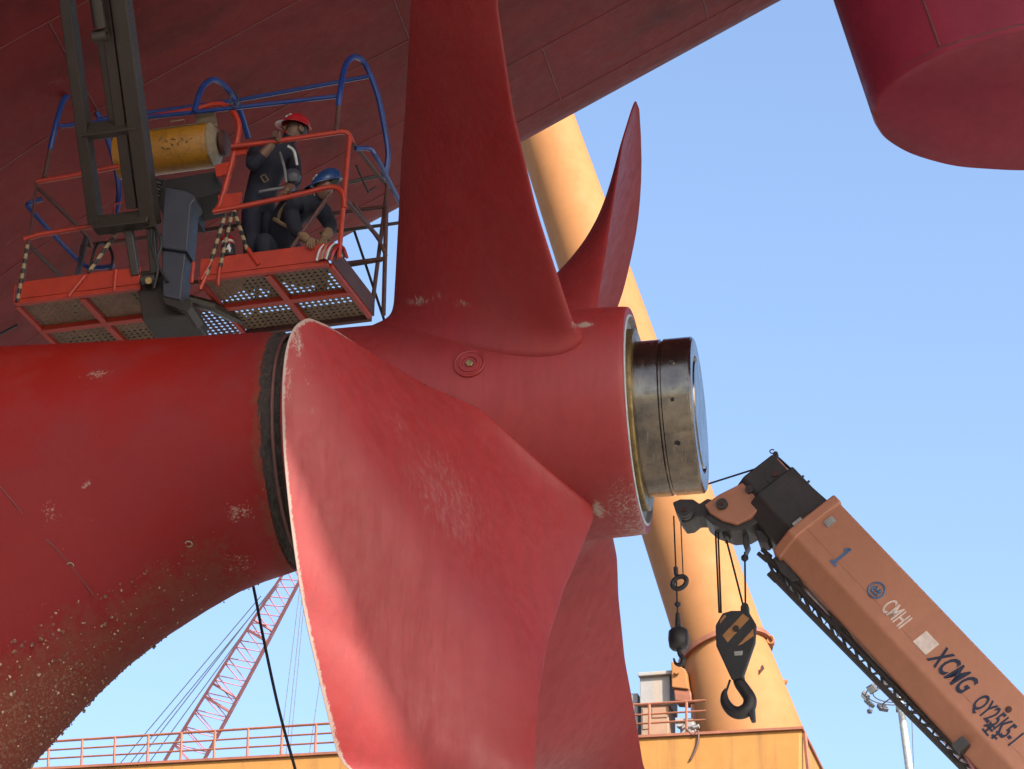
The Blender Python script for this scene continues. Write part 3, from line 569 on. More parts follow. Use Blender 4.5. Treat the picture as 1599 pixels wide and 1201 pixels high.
lt('cable', [(553, 360, 1.02), (575, 425, 1.02), (600, 500, 1.02)], .012, 'black'); lt('cable', [(-30, 534, .5), (0, 522, .5), (26, 508, .4)], .012, 'black')

# yellow drum on the platform rail
a, b = Bk(185, 246, .26), Bk(333, 226, .26); ax = unit(b - a); LEN = float(np.linalg.norm(b - a))
drum = thing('welding_drum', (a + b) / 2 - C_ * .2, 'yellow and cream cylindrical machine lying on the lift platform', 'machine')
RD = .205
obj('drum_body', MB().lathe(a, ax, [(0, RD - .02), (.01, RD), (LEN - .02, RD), (LEN, RD - .01)], 40), M['drum'], drum, sm=40)
zax = unit(C_ - ax * (C_ @ ax)); yax = np.cross(zax, ax)
arc = [(math.cos(t_), math.sin(t_)) for t_ in np.linspace(d2r(35), d2r(165), 16)]
P = np.array([[a + ax * h + (RD + e) * (c * -yax + s_ * zax) for c, s_ in arc] for h, e in ((.02, .0), (.02, .006), (LEN - .02, .006), (LEN - .02, 0))])
obj('drum_cover', MB().grid(P), M['cream'], drum, sm=30)
e0 = obj('drum_end', MB().lathe(b - ax * .005, ax, [(0, RD + .008), (.015, RD + .008), (.03, RD - .02), (.065, .12), (.065, .05)], 12), M['cream'], drum)
obj('drum_fin', MB().lathe(b + ax * .07, ax, [(0, .10), (.02, .12), (.05, .12), (.06, .10)], 16), M['rustdark'], drum, sm=30)
obj('drum_bracket', MB().prism([Bk(x, y, .16) for x, y in ((305, 180), (335, 173), (339, 196), (306, 203))], E2 * .02), M['cream'], drum)
obj('handle', MB().tube([Bk(266, 194, .1), Bk(266, 190, .06), Bk(288, 187, .06), Bk(288, 191, .1)], .006, 6), M['cream'], drum)
mk = NT('scrawl_ink').out((.03, .03, .03), .7)
for k in range(12):
    x0, y0 = 252 + 4 * k + RNG.normal(0, 1.5), 224 - .55 * k + RNG.normal(0, 4); e = hv = None
    r1 = ray(x0, y0); o_ = K - a; qp = r1 - ax * (r1 @ ax); op = o_ - ax * (o_ @ ax); A2, B2, C2 = qp @ qp, 2 * qp @ op, op @ op - (RD + .003) ** 2; t_ = (-B2 - math.sqrt(max(0, B2 * B2 - 4 * A2 * C2))) / (2 * A2); p0 = K + r1 * t_
    obj('ink_stroke', MB().tube([p0, p0 + ax * RNG.normal(0, .02) + zax * RNG.normal(0, .02), p0 + ax * .02 + zax * RNG.normal(0, .02)], .003, 4), mk, drum)

# fire extinguisher with its number
a, b = Bk(358, 402, .06), Bk(354, 368, .06); ax = unit(b - a)
fe = thing('fire_extinguisher', a, 'small red fire extinguisher marked 4 behind the striped posts', 'extinguisher'); LEN = float(np.linalg.norm(b - a))
obj('cylinder', MB().lathe(a, ax, [(0, .045), (.01, .055), (LEN * .85, .055), (LEN, .03), (LEN + .02, .018)], 24), M['red'], fe, sm=40)
obj('valve', MB().tube([b, b + ax * .05, b + ax * .06 + E1 * .07], .016, 8), M['black'], fe, sm=True)
obj('collar_band', MB().lathe(a, ax, [(LEN * .58, .0565), (LEN * .68, .0565)], 24), M['white'], fe, sm=30)
lab = obj('label_band', MB().lathe(a, ax, [(-.0, .0562), (LEN * .5, .0562)], 24), plain('label_black', (.02, .02, .025), .5), fe, sm=30)
def text_mesh(body, size, depth=.002, bold=0., shear=0.):
    cu = bpy.data.curves.new('lettering', 'FONT'); cu.body = body; cu.size = size; cu.extrude = depth; cu.align_x = 'LEFT'; cu.offset = bold; cu.shear = shear; cu.resolution_u = 3
    o = bpy.data.objects.new('lettering', cu); COL.objects.link(o); dg = bpy.context.evaluated_depsgraph_get(); me = bpy.data.meshes.new_from_object(o.evaluated_get(dg)); bpy.data.objects.remove(o); bpy.data.curves.remove(cu)
    vs = np.array([v.co[:] for v in me.vertices]); fs = [tuple(p.vertices) for p in me.polygons]; bpy.data.meshes.remove(me); return vs, fs
def lettering(name, body, size, at, x, y, mat, parent, bold=0., shear=0., sx=1.):
    vs, fs = text_mesh(body, size, .003, bold, shear); x, y = unit(x), unit(y); nn = np.cross(x, y)
    return obj(name, MB().add([V3(at) + p[0] * sx * x + p[1] * y + p[2] * nn for p in vs], fs), M[mat], parent)
tov = unit(K - (a + b) / 2); tov = unit(tov - ax * (tov @ ax)); lettering('number', '4', .11, a + tov * .058 + np.cross(ax, tov) * -.028 + ax * .02, np.cross(ax, tov), ax, 'white', lab, bold=.002)

# striped rope bundle hanging over the platform corner
rb = thing('rope_bundle', Bk(515, 405, 0), 'red and white striped rope bundle on the platform corner', 'rope')
for k, mt in enumerate(('white', 'red', 'cream', 'red', 'white', 'rustdark', 'red')):
    o_ = (k - 3) * 4.2; lt_ = [Bk(x + o_ * .9, y + abs(o_) * .25, v) for x, y, v in ((506, 404, -.05), (510, 390, -.06), (517, 381, -.02), (525, 384, .06), (531, 400, .1))]
    obj('rope_strand', MB().tube(curve_pts(lt_, 4), .013, 7), M[mt], rb, sm=True)

# ------------------------------------------------------------------ people
def person(name, label, J, E_, mats, hands, hat):
    """J: joint -> (point, radius); E_: edges; grown with a skin modifier into one body, coloured by joint"""
    names = list(J); me = bpy.data.meshes.new('tmp'); me.from_pydata([J[k][0] for k in names], [(names.index(x), names.index(y)) for x, y in E_], []); o = bpy.data.objects.new('tmp', me); COL.objects.link(o)
    o.modifiers.new('skin', 'SKIN'); sub = o.modifiers.new('sub', 'SUBSURF'); sub.levels = 2; sub.render_levels = 2
    for i, k in enumerate(names):
        sv_ = me.skin_vertices[0].data[i]; sv_.radius = (J[k][1], J[k][1]) if not hasattr(J[k][1], '__len__') else J[k][1]; sv_.use_root = (k == 'pelvis')
    dg = bpy.context.evaluated_depsgraph_get(); dg.update(); m2 = bpy.data.meshes.new_from_object(o.evaluated_get(dg)); bpy.data.objects.remove(o); bpy.data.meshes.remove(me)
    mb = MB(); mb.v = [tuple(v.co) for v in m2.vertices]; mb.f = [tuple(p.vertices) for p in m2.polygons]; bpy.data.meshes.remove(m2); nb = len(mb.f)
    for hp, hd, hn, fl in hands:                                # palm centre, knuckle direction, back of hand, curl direction
        hp, hd, hn, fl = V3(hp), unit(hd), unit(hn), unit(fl); sd = np.cross(hd, hn); mb.tube([hp - hd * .05, hp, hp + hd * .035], [.026, .036, .03], 8)
        for k, ln in enumerate((.075, .085, .08, .062)):
            r0 = hp + hd * .03 + sd * (k - 1.5) * .021; mb.tube([r0, r0 + hd * ln * .45, r0 + hd * ln * .6 + fl * ln * .4, r0 + hd * ln * .35 + fl * ln * .8], [.0105, .010, .009, .007], 6)
        r0 = hp - hd * .01 - sd * .035; mb.tube([r0, r0 - sd * .025 + hd * .02, r0 - sd * .03 + hd * .05 + fl * .02], [.012, .011, .008], 6)
    feet = min(J[k][0][2] for k in names); root = thing(name, np.array([*V3(J['pelvis'][0])[:2], feet - .04]), label, 'person')
    body = obj('body', mb, M[mats['cloth']], root, sm=80); V = np.array(mb.v); keys = [V3(J[k][0]) for k in names]
    order = [mats['cloth'], mats['head'], mats['hand'], 'black']
    for m_ in order[1:]: body.data.materials.append(M[m_])
    for i, pl in enumerate(body.data.polygons):
        if i >= nb: pl.material_index = 2; continue
        c = V[list(mb.f[i])].mean(0); k = names[int(np.argmin([np.linalg.norm(c - x) for x in keys]))]
        pl.material_index = 1 if k in ('head', 'crown', 'chin', 'nose') else 2 if k.startswith('wrist') else 3 if k.startswith(('foot', 'toe')) else 0
    # face and hat
    hc, hu, hf, hm = V3(hat[0]), unit(hat[1]), unit(hat[2]), hat[3]; hs = np.cross(hf, hu)
    P = []
    for i in range(9):
        ph = i / 8 * math.pi / 2; row = [hc + hu * (.125 * math.sin(ph)) + math.cos(ph) * (.118 * math.cos(t_) * hs + .138 * math.sin(t_) * hf) for t_ in np.arange(28) * 2 * math.pi / 28]; P.append(row)
    h_ = obj('hard_hat', MB().grid(P, True), M[hm], root, sm=True)
    P = [[hc + hu * z + (r + .035 * max(0, math.sin(t_)) * (k > 0)) * (math.cos(t_) * hs * .96 + math.sin(t_) * hf * 1.12) for t_ in np.arange(28) * 2 * math.pi / 28] for k, (z, r) in enumerate(((.004, .12), (-.012, .142), (-.018, .142), (-.008, .116)))]
    obj('hat_brim', MB().grid(P, True), M[hm], h_, sm=True)
    for t_, zz in ((math.pi * .5, .35), (math.pi * .42, .5), (math.pi * .58, .5)):
        ph = zz * 1.3; c = hc + hu * (.125 * math.sin(ph)) + math.cos(ph) * (.118 * math.cos(t_) * hs + .138 * math.sin(t_) * hf); n_ = unit(c - hc); obj('hat_badge', MB().lathe(c - n_ * .002, n_, [(0, .017), (.006, .015)], 12), M['white'], h_)
    for sg in (-1, 1): obj('eye', MB().lathe(hc + hf * .093 + hs * sg * .032 - hu * .035, hf, [(0, .013), (.010, .009), (.012, .003)], 10), M['hair'], root)
    obj('nose', MB().tube([hc + hf * .10 - hu * .03, hc + hf * .122 - hu * .07, hc + hf * .10 - hu * .078], [.010, .017, .012], 8), M[mats['head']], root, sm=True)
    obj('mouth', MB().tube([hc + hf * .098 - hu * .103 + hs * k for k in (-.022, 0, .022)], .006, 6), M['red'], root, sm=True)
    for sg in (-1, 1): obj('ear', MB().lathe(hc + hs * sg * .088 - hu * .055, hs * sg, [(0, .03), (.012, .032), (.018, .022)], 10), M[mats['head']], root, sm=True)
    P = [[hc + hu * z + r * (math.cos(t_) * hs * .098 + math.sin(t_) * hf * .118) for t_ in np.linspace(math.pi * 1.08, math.pi * 1.92, 14)] for z, r in ((.01, 1.0), (-.03, 1.02), (-.08, .98), (-.10, .85))]
    obj('hair', MB().grid(P), M['hair'], root, sm=True)
    return root
# standing worker in the red hat, one hand on the top rail
hd = Bk(460, 202, .34); up_ = unit(C_ * 1. + E1 * .18); fc = unit(-E1 * .45 - E2 * .75 + C_ * -.1)
J = {'pelvis': (Bk(404, 322, .42), .155), 'waist': (Bk(410, 292, .42), .15), 'chest': (Bk(420, 258, .40), .165), 'collar': (Bk(437, 232, .37), .11), 'neck': (Bk(449, 220, .35), .06), 'chin': (Bk(457, 210, .34), .085), 'head': (hd, .095), 'crown': (hd + up_ * .06, .075),
     'shoulder_a': (Bk(400, 232, .28), .082), 'elbow_a': (Bk(392, 262, .08), .06), 'wrist_a': (Bk(428, 222, .015), .036),
     'shoulder_b': (Bk(458, 246, .5), .08), 'elbow_b': (Bk(462, 285, .42), .06), 'wrist_b': (Bk(446, 300, .22), .036),
     'hip_a': (Bk(392, 330, .36), .10), 'knee_a': (L(-.76, .32, .50), .078), 'ankle_a': (L(-.78, .40, .10), .055), 'foot_a': (L(-.78, .30, .05), .045),
     'hip_b': (Bk(414, 330, .5), .10), 'knee_b': (L(-.60, .48, .50), .078), 'ankle_b': (L(-.60, .56, .10), .055), 'foot_b': (L(-.58, .46, .05), .045)}
EG = [('pelvis', 'waist'), ('waist', 'chest'), ('chest', 'collar'), ('collar', 'neck'), ('neck', 'chin'), ('chin', 'head'), ('head', 'crown')]
for x in 'ab': EG += [('collar', 'shoulder_' + x), ('shoulder_' + x, 'elbow_' + x), ('elbow_' + x, 'wrist_' + x), ('pelvis', 'hip_' + x), ('hip_' + x, 'knee_' + x), ('knee_' + x, 'ankle_' + x), ('ankle_' + x, 'foot_' + x)]
p1 = person('person', 'worker in navy overalls and red hard hat standing with a hand on the rail', J, EG, {'cloth': 'navy', 'head': 'skin', 'hand': 'skin'},
       [(Bk(434, 216, -.015), C_ * .4 - E2 * .5, -E2 - C_ * .2, -C_ - E2 * .3), (Bk(444, 303, .18), -E2 * .6 - C_ * .4, C_ - E2, -C_)], (hd + up_ * .035, up_, fc, 'redhat'))
def strap(par, pts, mat, r=.016): return obj('harness_strap', MB().tube(curve_pts([Bk(*q_) for q_ in pts], 4), r, 6), M[mat], par, sm=True)
strap(p1, [(437, 238, .20), (444, 262, .20), (447, 285, .22)], 'greystrap', .012); strap(p1, [(449, 228, .24), (459, 236, .28), (464, 258, .33)], 'white', .013); strap(p1, [(405, 300, .24), (425, 296, .22), (455, 292, .3)], 'greystrap', .014)
obj('buckle', MB().tube([Bk(x, y, .235) for x, y in ((407, 276), (413, 272), (419, 281), (413, 285), (407, 276))], .006, 6), M['strap'], p1); obj('shoulder_pad', MB().lathe(Bk(457, 275, .27), unit(-E2 + E1 * .3), [(-.06, .04), (-.02, .075), (.02, .07), (.05, .03)], 10), M['greybox'], p1, sm=True)
# crouching worker in the blue hat, gloved hand on the toe board
hd = Bk(508, 290, .26); up_ = unit(C_ * 1. + E1 * .15 - E2 * .2); fc = unit(-E1 * .75 - E2 * .35 - C_ * .35)
J = {'pelvis': (L(-.52, .62, .30), .16), 'waist': (Bk(440, 350, .45), .15), 'chest': (Bk(462, 325, .36), .165), 'collar': (Bk(484, 310, .30), .11), 'neck': (Bk(497, 303, .27), .06), 'chin': (Bk(503, 299, .25), .085), 'head': (hd, .095), 'crown': (hd + up_ * .06, .075),
     'shoulder_a': (Bk(452, 322, .22), .085), 'elbow_a': (Bk(462, 362, .10), .062), 'wrist_a': (Bk(482, 376, .01), .038),
     'shoulder_b': (Bk(503, 328, .42), .085), 'elbow_b': (Bk(518, 355, .3), .062), 'wrist_b': (Bk(506, 372, .12), .038),
     'hip_a': (L(-.56, .52, .30), .105), 'knee_a': (L(-.62, .18, .48), .085), 'ankle_a': (L(-.60, .40, .09), .055), 'foot_a': (L(-.62, .24, .05), .045),
     'hip_b': (L(-.38, .66, .30), .105), 'knee_b': (L(-.15, .40, .40), .085), 'ankle_b': (L(-.22, .66, .09), .055), 'foot_b': (L(-.16, .55, .05), .045)}
p2 = person('person', 'worker in navy overalls and blue hard hat crouching, gloved hand on the toe board', J, EG, {'cloth': 'navy2', 'head': 'skin', 'hand': 'glove'},
       [(Bk(486, 377, -.01), -E2 * .5 - C_ * .35 + E1 * .12, -E2 + C_ * .5, -C_ + E2 * .1), (Bk(506, 376, .1), -E2 * .5 - C_ * .5, C_ - E2, -C_)], (hd + up_ * .035, up_, fc, 'bluehat'))
strap(p2, [(448, 318, .15), (438, 330, .2), (434, 345, .24)], 'strap', .016); strap(p2, [(428, 342, .2), (445, 352, .17), (468, 362, .16)], 'strap', .018)

# ------------------------------------------------------------------ mobile crane: telescopic boom over the hook
P0, P1 = U(1262, 838, 26), U(1600, 1197, 24.4); AX = unit(P1 - P0); SN = unit(np.cross(AX, C_)); SN = SN if SN @ (K - P0) > 0 else -SN; UN = unit(np.cross(SN, AX)); UN = UN if UN[2] > 0 else -UN
mc = thing('mobile_crane', np.array([*(P0 + AX * 12)[:2], 0]), 'orange telescopic crane boom with navy lettering at lower right', 'mobile crane')
def sect(k, hw_, up_, lo, ch, inset): # section outline: (side, up)
    return [(hw_, up_), (hw_, -lo), (hw_ - inset, -lo - ch), (-hw_ + inset, -lo - ch), (-hw_, -lo), (-hw_, up_)]
def boomsec(name, out, t0, t1, mat, off=0.):
    A0 = [P0 + AX * t0 + SN * a_ + UN * (b_ + off) for a_, b_ in out]; return obj(name, MB().prism(A0, AX * (t1 - t0)), M[mat], mc, bevel=.02)
main = boomsec('boom_section', sect(0, .34, .37, .16, .20, .14), .0, 14.0, 'boom')
boomsec('boom_collar', sect(0, .36, .385, .17, .215, .14), -.015, .10, 'boom'); boomsec('boom_section', sect(0, .29, .30, .13, .17, .12), -.55, .0, 'boomdark'); boomsec('boom_section', sect(0, .25, .25, .11, .14, .1), -.80, -.5, 'boomdark')  # inner sections coloured near black for the shade they stand in
obj('weld_line', MB().box(P0 + AX * 7 + SN * .341 - UN * .02, AX * 6.9, SN * .002, UN * .006), M['boom'], main)
# lettering on the near side face
side = P0 + SN * .343
def onside(x, y): return onplane(x, y, SN, side)
XR = unit(onside(1500, 1090) - onside(1400, 985)); XR = AX; YR = UN
def txt(name, body, size, x, y, mat, **kw): return lettering(name, body, size, onside(x, y), XR, YR, mat, main, **kw)
MPP = float(np.linalg.norm(onside(1400, 985) - onside(1410, 995.4)) / 14.4)
c = onside(1315, 868); obj('lettering', MB().bar(c - YR * 17 * MPP, c + YR * 17 * MPP, 5 * MPP, .006, up=SN), M['markblue'], main); obj('lettering', MB().bar(c - YR * 17 * MPP - XR * 6 * MPP, c - YR * 17 * MPP + XR * 7 * MPP, 4.5 * MPP, .006, up=SN), M['markblue'], main); obj('lettering', MB().bar(c + YR * 16 * MPP, c + YR * 9 * MPP - XR * 6 * MPP, 4.5 * MPP, .006, up=SN), M['markblue'], main); txt('lettering', 'CMHI', 37 * MPP, 1374, 950, 'markpale', bold=.002, sx=.50)
txt('lettering', 'XCMG', 47 * MPP, 1448, 1029, 'boommark', bold=.006, shear=.25, sx=.54); txt('lettering', 'QY25K5-1', 40 * MPP, 1515, 1100, 'boommark', bold=.004, sx=.50)
c = onside(1369, 922); obj('emblem', MB().tube([c + 12.5 * MPP * (math.cos(a_) * XR + math.sin(a_) * YR) for a_ in np.linspace(0, 2 * math.pi, 30)], .010, 6), M['markblue'], main)
for pts in (((-7, -5), (-4, 6), (0, -2), (4, 6), (7, -5)), ((-5, -6), (5, -6)), ((-8, 0), (8, 1))): obj('emblem', MB().tube([c + MPP * (x * XR + y * YR) for x, y in pts], .012, 6), M['markblue'], main)
c = onside(1446, 1004); obj('pale_patch', MB().box(c, XR * 14.5 * MPP, YR * 13 * MPP, SN * .003), M['markpale'], main, bevel=.02)
c = onside(1545, 1137)
for k, pts in enumerate((((-6, 6), (6, 6)), ((0, 10), (0, -9)), ((-7, 0), (7, 0)), ((-6, -8), (8, -9)), ((-4, 3), (-8, -4)), ((14, 8), (14, -8)), ((10, 4), (20, 4)), ((10, -4), (20, -3)))):
    obj('lettering', MB().bar(c + MPP * (pts[0][0] * XR + pts[0][1] * YR), c + MPP * (pts[1][0] * XR + pts[1][1] * YR), 3 * MPP, .004, up=SN), M['boommark'], main)
obj('bolt_hole', MB().lathe(onside(1575, 1108), SN, [(-.01, .03), (.006, .03), (.008, .01)], 14), M['rustdark'], main)
for pts in (((1296, 815), (1302, 822)), ((1247, 817), (1256, 829))): obj('guide_pad', MB().box(onside(*pts[0]), XR * .035, YR * .05, SN * .01), M['mast'], main)
obj('grease_mark', MB().box(onside(1503, 1158) - SN * .08 - UN * .02, XR * .05, YR * .06, SN * .06), M['boomdark'], main)
# boom head: plates, sheaves and nose, in the boom's middle plane
def H(x, y, o=0.): return onplane(x, y, SN, P0 + SN * o)
def plate(name, poly, o, th, mat, par=None): return obj(name, MB().prism([H(x, y, o) for x, y in poly], -SN * th), M[mat], par or mc, bevel=.012)
plate('head_plate', ((1182, 742), (1192, 724), (1205, 713), (1216, 716), (1236, 738), (1262, 765), (1240, 800), (1215, 795), (1190, 790), (1172, 808), (1150, 818), (1128, 812), (1108, 800), (1100, 788), (1122, 772)), .22, .05, 'boom')
plate('head_plate', ((1182, 742), (1192, 724), (1205, 713), (1216, 716), (1236, 738), (1262, 765), (1240, 800), (1215, 795), (1190, 790), (1172, 808), (1150, 818), (1128, 812), (1108, 800), (1100, 788), (1122, 772)), -.17, .05, 'boom')
plate('head_casing', ((1188, 752), (1205, 716), (1222, 722), (1240, 745), (1290, 797), (1240, 862), (1222, 850), (1208, 848), (1196, 832), (1184, 815), (1165, 826), (1140, 828), (1112, 818), (1098, 806), (1120, 800), (1150, 812), (1176, 792)), .17, .34, 'boomdark')
plate('head_stiffener', ((1196, 762), (1236, 740), (1243, 750), (1206, 776)), .235, .03, 'boomdark'); plate('head_stiffener', ((1204, 782), (1244, 755), (1250, 764), (1212, 790)), .235, .03, 'boomdark')
nose = plate('nose_jib', ((1050, 784), (1062, 779), (1082, 779), (1092, 786), (1104, 778), (1114, 780), (1128, 792), (1124, 806), (1104, 806), (1088, 806), (1078, 814), (1066, 816), (1056, 802)), .12, .26, 'boomdark')
for x, y, r in ((1127, 786, .055), (1170, 763, .04), (1210, 740, .10), (1068, 795, .075)):
    sh = obj('sheave', MB().lathe(H(x, y, .26), -SN, [(0, r * .5), (0, r), (.03, r), (.045, r * .82), (.06, r), (.09, r), (.09, r * .5)], 24), M['boomdark'], mc, sm=30); obj('sheave_pin', MB().lathe(H(x, y, .275), -SN, [(0, r * .3), (.02, r * .32)], 12), M['rustdark'], sh)
plate('top_bracket', ((1204, 716), (1208, 704), (1214, 704), (1216, 720)), .05, .1, 'boomdark'); obj('hook_eye', MB().tube([H(1206 + 4 * math.cos(a_), 705 + 3 * math.sin(a_)) for a_ in np.linspace(0, 5.5, 10)], .006, 6), M['rope'], mc)
plate('rope_anchor', ((1158, 822), (1168, 820), (1168, 842), (1170, 850), (1164, 862), (1160, 850)), .06, .12, 'boomdark'); plate('rope_anchor', ((1124, 818), (1136, 822), (1137, 838), (1130, 842)), .06, .12, 'boomdark')
plate('rope_guard', ((1178, 826), (1192, 828), (1202, 840), (1198, 846), (1184, 846)), .1, .2, 'boomdark'); plate('nose_tip', ((1058, 804), (1072, 808), (1066, 820)), .05, .1, 'boomdark')
for x, y in ((1251, 746), (1260, 754), (1280, 786), (1303, 797)): obj('rope_guide', MB().tube([H(x - 6, y + 6), H(x + 4, y - 3)], .012, 6), M['boomdark'], mc)
def rope(pts, r=.011, off=0., par=mc, name='hoist_rope', mat='rope', n=6): return obj(name, MB().tube([H(x, y, off) for x, y in pts], r, n), M[mat], par, sm=True)
rope([(1187, 730), (1105, 756), (1060, 772)], .009); rope([(1216, 716), (1262, 758), (1306, 797), (1340, 838), (1408, 903)], .014); rope([(1300, 803), (1345, 850), (1402, 915)], .012, .1); rope([(1424, 925), (1478, 978), (1602, 1094)], .012); rope([(1478, 990), (1540, 1042), (1604, 1106)], .012, .1)
plate('rope_bracket', ((1402, 906), (1412, 902), (1420, 908), (1430, 936), (1420, 930)), .1, .2, 'boom'); plate('rope_bracket', ((1468, 970), (1476, 966), (1490, 984), (1484, 992)), .1, .2, 'boom')
# lattice fly jib stowed under the boom
J0, J1 = [H(1194, 866, .1), H(1204, 896, .1)], [H(1548, 1224, .1), H(1524, 1220, .1)]; JB0, JB1 = [p - SN * .14 + UN * .02 for p in J0], [p - SN * .14 + UN * .02 for p in J1]
for p_, q_ in zip(J0 + JB0, J1 + JB1): obj('jib_chord', MB().tube([p_, q_], .026, 8), M['boomdark'], mc, sm=True)
NB = 17
for k in range(NB):
    t0, t1 = k / NB, (k + .5) / NB; t2 = (k + 1) / NB; f_ = lambda A, B, t_: A + (B - A) * t_
    obj('jib_brace', MB().tube([f_(J0[0], J1[0], t0), f_(J0[1], J1[1], t1), f_(J0[0], J1[0], t2)], .016, 6), M['boomdark'], mc, sm=True)
    obj('jib_brace', MB().tube([f_(JB0[1], JB1[1], t0), f_(J0[1], J1[1], t1), f_(JB0[1], JB1[1], t2)], .016, 6), M['boomdark'], mc, sm=True)
for (x0, y0, x1, y1) in ((1184, 864, 1198, 876), (1190, 858, 1204, 870), (1200, 896, 1212, 908), (1204, 892, 1218, 903)): obj('jib_fork', MB().tube([H(x0, y0, .1), H(x1, y1, .1)], .022, 8), M['boomdark'], mc, sm=True)
plate('jib_bracket', ((1206, 872), (1222, 858), (1236, 884), (1250, 905), (1236, 908), (1218, 894)), .15, .4, 'boomdark'); plate('jib_bracket', ((1290, 945), (1318, 962), (1330, 992), (1300, 972)), .12, .3, 'boomdark')
obj('jib_pipe', MB().tube([H(1440, 1062, .15), H(1522, 1204, .15)], .02, 8), M['lattice'], mc, sm=True)

# hook block on its falls
hb = thing('hook_block', H(1155, 1125), 'large black hook block with tan diagonal stripes hanging by ropes', 'hook block')
hp = ((1128, 957), (1142, 953), (1168, 953), (1181, 975), (1179, 1003), (1160, 1058), (1142, 1060), (1118, 1008), (1117, 976))
cheek = plate('cheek_plate', hp, .10, .05, 'hook', hb); plate('cheek_plate', hp, -.05, .05, 'hook', hb); plate('block_core', [(1148 + (x - 1148) * .86, 1000 + (y - 1000) * .88) for x, y in hp], .05, .1, 'hook', hb)
plate('stripe', ((1128, 992), (1160, 958), (1170, 966), (1136, 1003)), .104, .006, 'hookyellow', hb); plate('stripe', ((1152, 1008), (1176, 982), (1177, 993), (1158, 1006)), .104, .006, 'hookyellow', hb); plate('stripe', ((1124, 968), (1131, 960), (1134, 962), (1124, 974)), .104, .006, 'hookyellow', hb)
obj('sheave_pin', MB().lathe(H(1149, 981, .12), -SN, [(0, .03), (.03, .03)], 12), M['hook'], hb); plate('maker_plate', ((1146, 1017), (1160, 1016), (1159, 1023), (1147, 1024)), .105, .006, 'mast', hb)
plate('rope_socket', ((1156, 946), (1161, 940), (1168, 942), (1169, 962), (1156, 960)), .06, .1, 'hook', hb)
hk = [H(*p) for p in ((1153, 1052), (1155, 1066), (1163, 1078), (1171, 1092), (1168, 1106), (1156, 1113), (1143, 1110), (1133, 1098), (1131, 1085), (1134, 1076))]
obj('hook', MB().tube(curve_pts(hk, 4), list(np.interp(np.linspace(0, 1, 37), [0, .25, .5, .8, 1], [.055, .06, .068, .045, .015])), 12), M['hook'], hb, sm=True)
plate('hook_latch', ((1170, 1080), (1177, 1092), (1179, 1124), (1172, 1125), (1166, 1108)), .04, .08, 'hook', hb); obj('safety_catch', MB().tube([H(1140, 1062), H(1134, 1080)], .012, 6), M['hook'], hb)
for pts in (((1117, 824), (1123, 957)), ((1121, 824), (1126, 957)), ((1134, 842), (1160, 944)), ((1163, 862), (1164, 944))): rope(pts, .010, 0, hb)
obj('rope_clamp', MB().lathe(H(1163, 866), H(1163, 880) - H(1163, 866), [(0, .015), (.02, .035), (.05, .035), (.07, .015)], 10), M['hook'], hb, sm=True)
# small hook with its weight
bw = thing('overhaul_weight', H(1060, 1040), 'small barrel-shaped weight and hook hanging left of the large hook block', 'hook')
dn = -C_; c = H(1059, 982); obj('weight', MB().lathe(c, dn, [(0, .03), (.01, .075), (.03, .092), (.11, .098), (.18, .09), (.205, .07), (.215, .03)], 28), M['hook'], bw, sm=40)
obj('swivel', MB().tube([H(1058, 958), H(1059, 985)], [.02, .032], 10), M['hook'], bw, sm=True)
hk = [H(*p) for p in ((1060, 1014), (1062, 1022), (1067, 1030), (1063, 1038), (1055, 1036), (1052, 1028))]; obj('hook', MB().tube(curve_pts(hk, 5), list(np.interp(np.linspace(0, 1, 26), [0, .5, 1], [.022, .025, .008])), 10), M['hook'], bw, sm=True)
rope([(1052, 806), (1055, 880), (1058, 960)], .008, 0, bw); rope([(1063, 816), (1067, 905)], .006, 0, bw)
obj('wedge_socket', MB().tube([H(1055, 886), H(1056, 898)], .022, 8), M['hook'], bw); obj('shackle', MB().lathe(H(1058, 940), dn, [(0, .012), (.015, .03), (.04, .03), (.055, .012)], 10), M['hook'], bw, sm=True)
ring = thing('trip_ring', H(1061, 922), 'black ring weight threaded on the left hoist rope', 'ring')
c = H(1061, 910); xx = unit(RT * .8 - UP * -.55); yy = unit(np.cross(FW * .6 + RT * .5, xx)); obj('ring', MB().tube([c + .072 * math.cos(a_) * xx + .055 * math.sin(a_) * yy for a_ in np.linspace(0, 2 * math.pi, 32)], .024, 10), M['hook'], ring, sm=True)

# ------------------------------------------------------------------ portal crane: yellow girder, railings and the great leaning leg
gA, gB = U(-420, 1226, 67), U(1251, 1136.5, 60); gE = unit(gB - gA); gD = unit(np.cross(C_, gE)); gD = gD if gD[1] > 0 else -gD; gN = unit(np.cross(gE, gD)); gN = gN if gN[2] > 0 else -gN
pc = thing('portal_crane', np.array([*((gA + gB) / 2)[:2], 0]), 'tall orange leg of a dockside crane rising from a yellow girder', 'crane')
GL = float(np.linalg.norm(gB - gA)); HG = 3.2
obj('girder', MB().box((gA + gB) / 2 + gD * 2.6 - gN * HG / 2, gE * GL / 2, gD * 2.6, gN * HG / 2), M['deck'], pc, bevel=.05)
obj('girder_lip', MB().box((gA + gB) / 2 + gD * 2.6 - gN * .02 + gE * .02, gE * (GL / 2 + .03), gD * 2.66, gN * .03), M['rail'], pc)
obj('end_fender', MB().tube([gB + gE * .06 + gD * .1 - gN * .1, gB + gE * .14 + gD * .1 - gN * .9, gB + gE * .16 + gD * .1 - gN * 1.8], .05, 6), M['rail'], pc)
for k in (.1, .9): 
    p_ = gA + gE * GL * k + gD * 2.6 - gN * HG; obj('girder_leg', MB().box(np.array([p_[0], p_[1], p_[2] / 2]), gE * 1.2, gD * 1.2, C_ * p_[2] / 2), M['deck'], pc)
def G(x, y, v=.0): return onplane(x, y, gD, gA + gD * v)
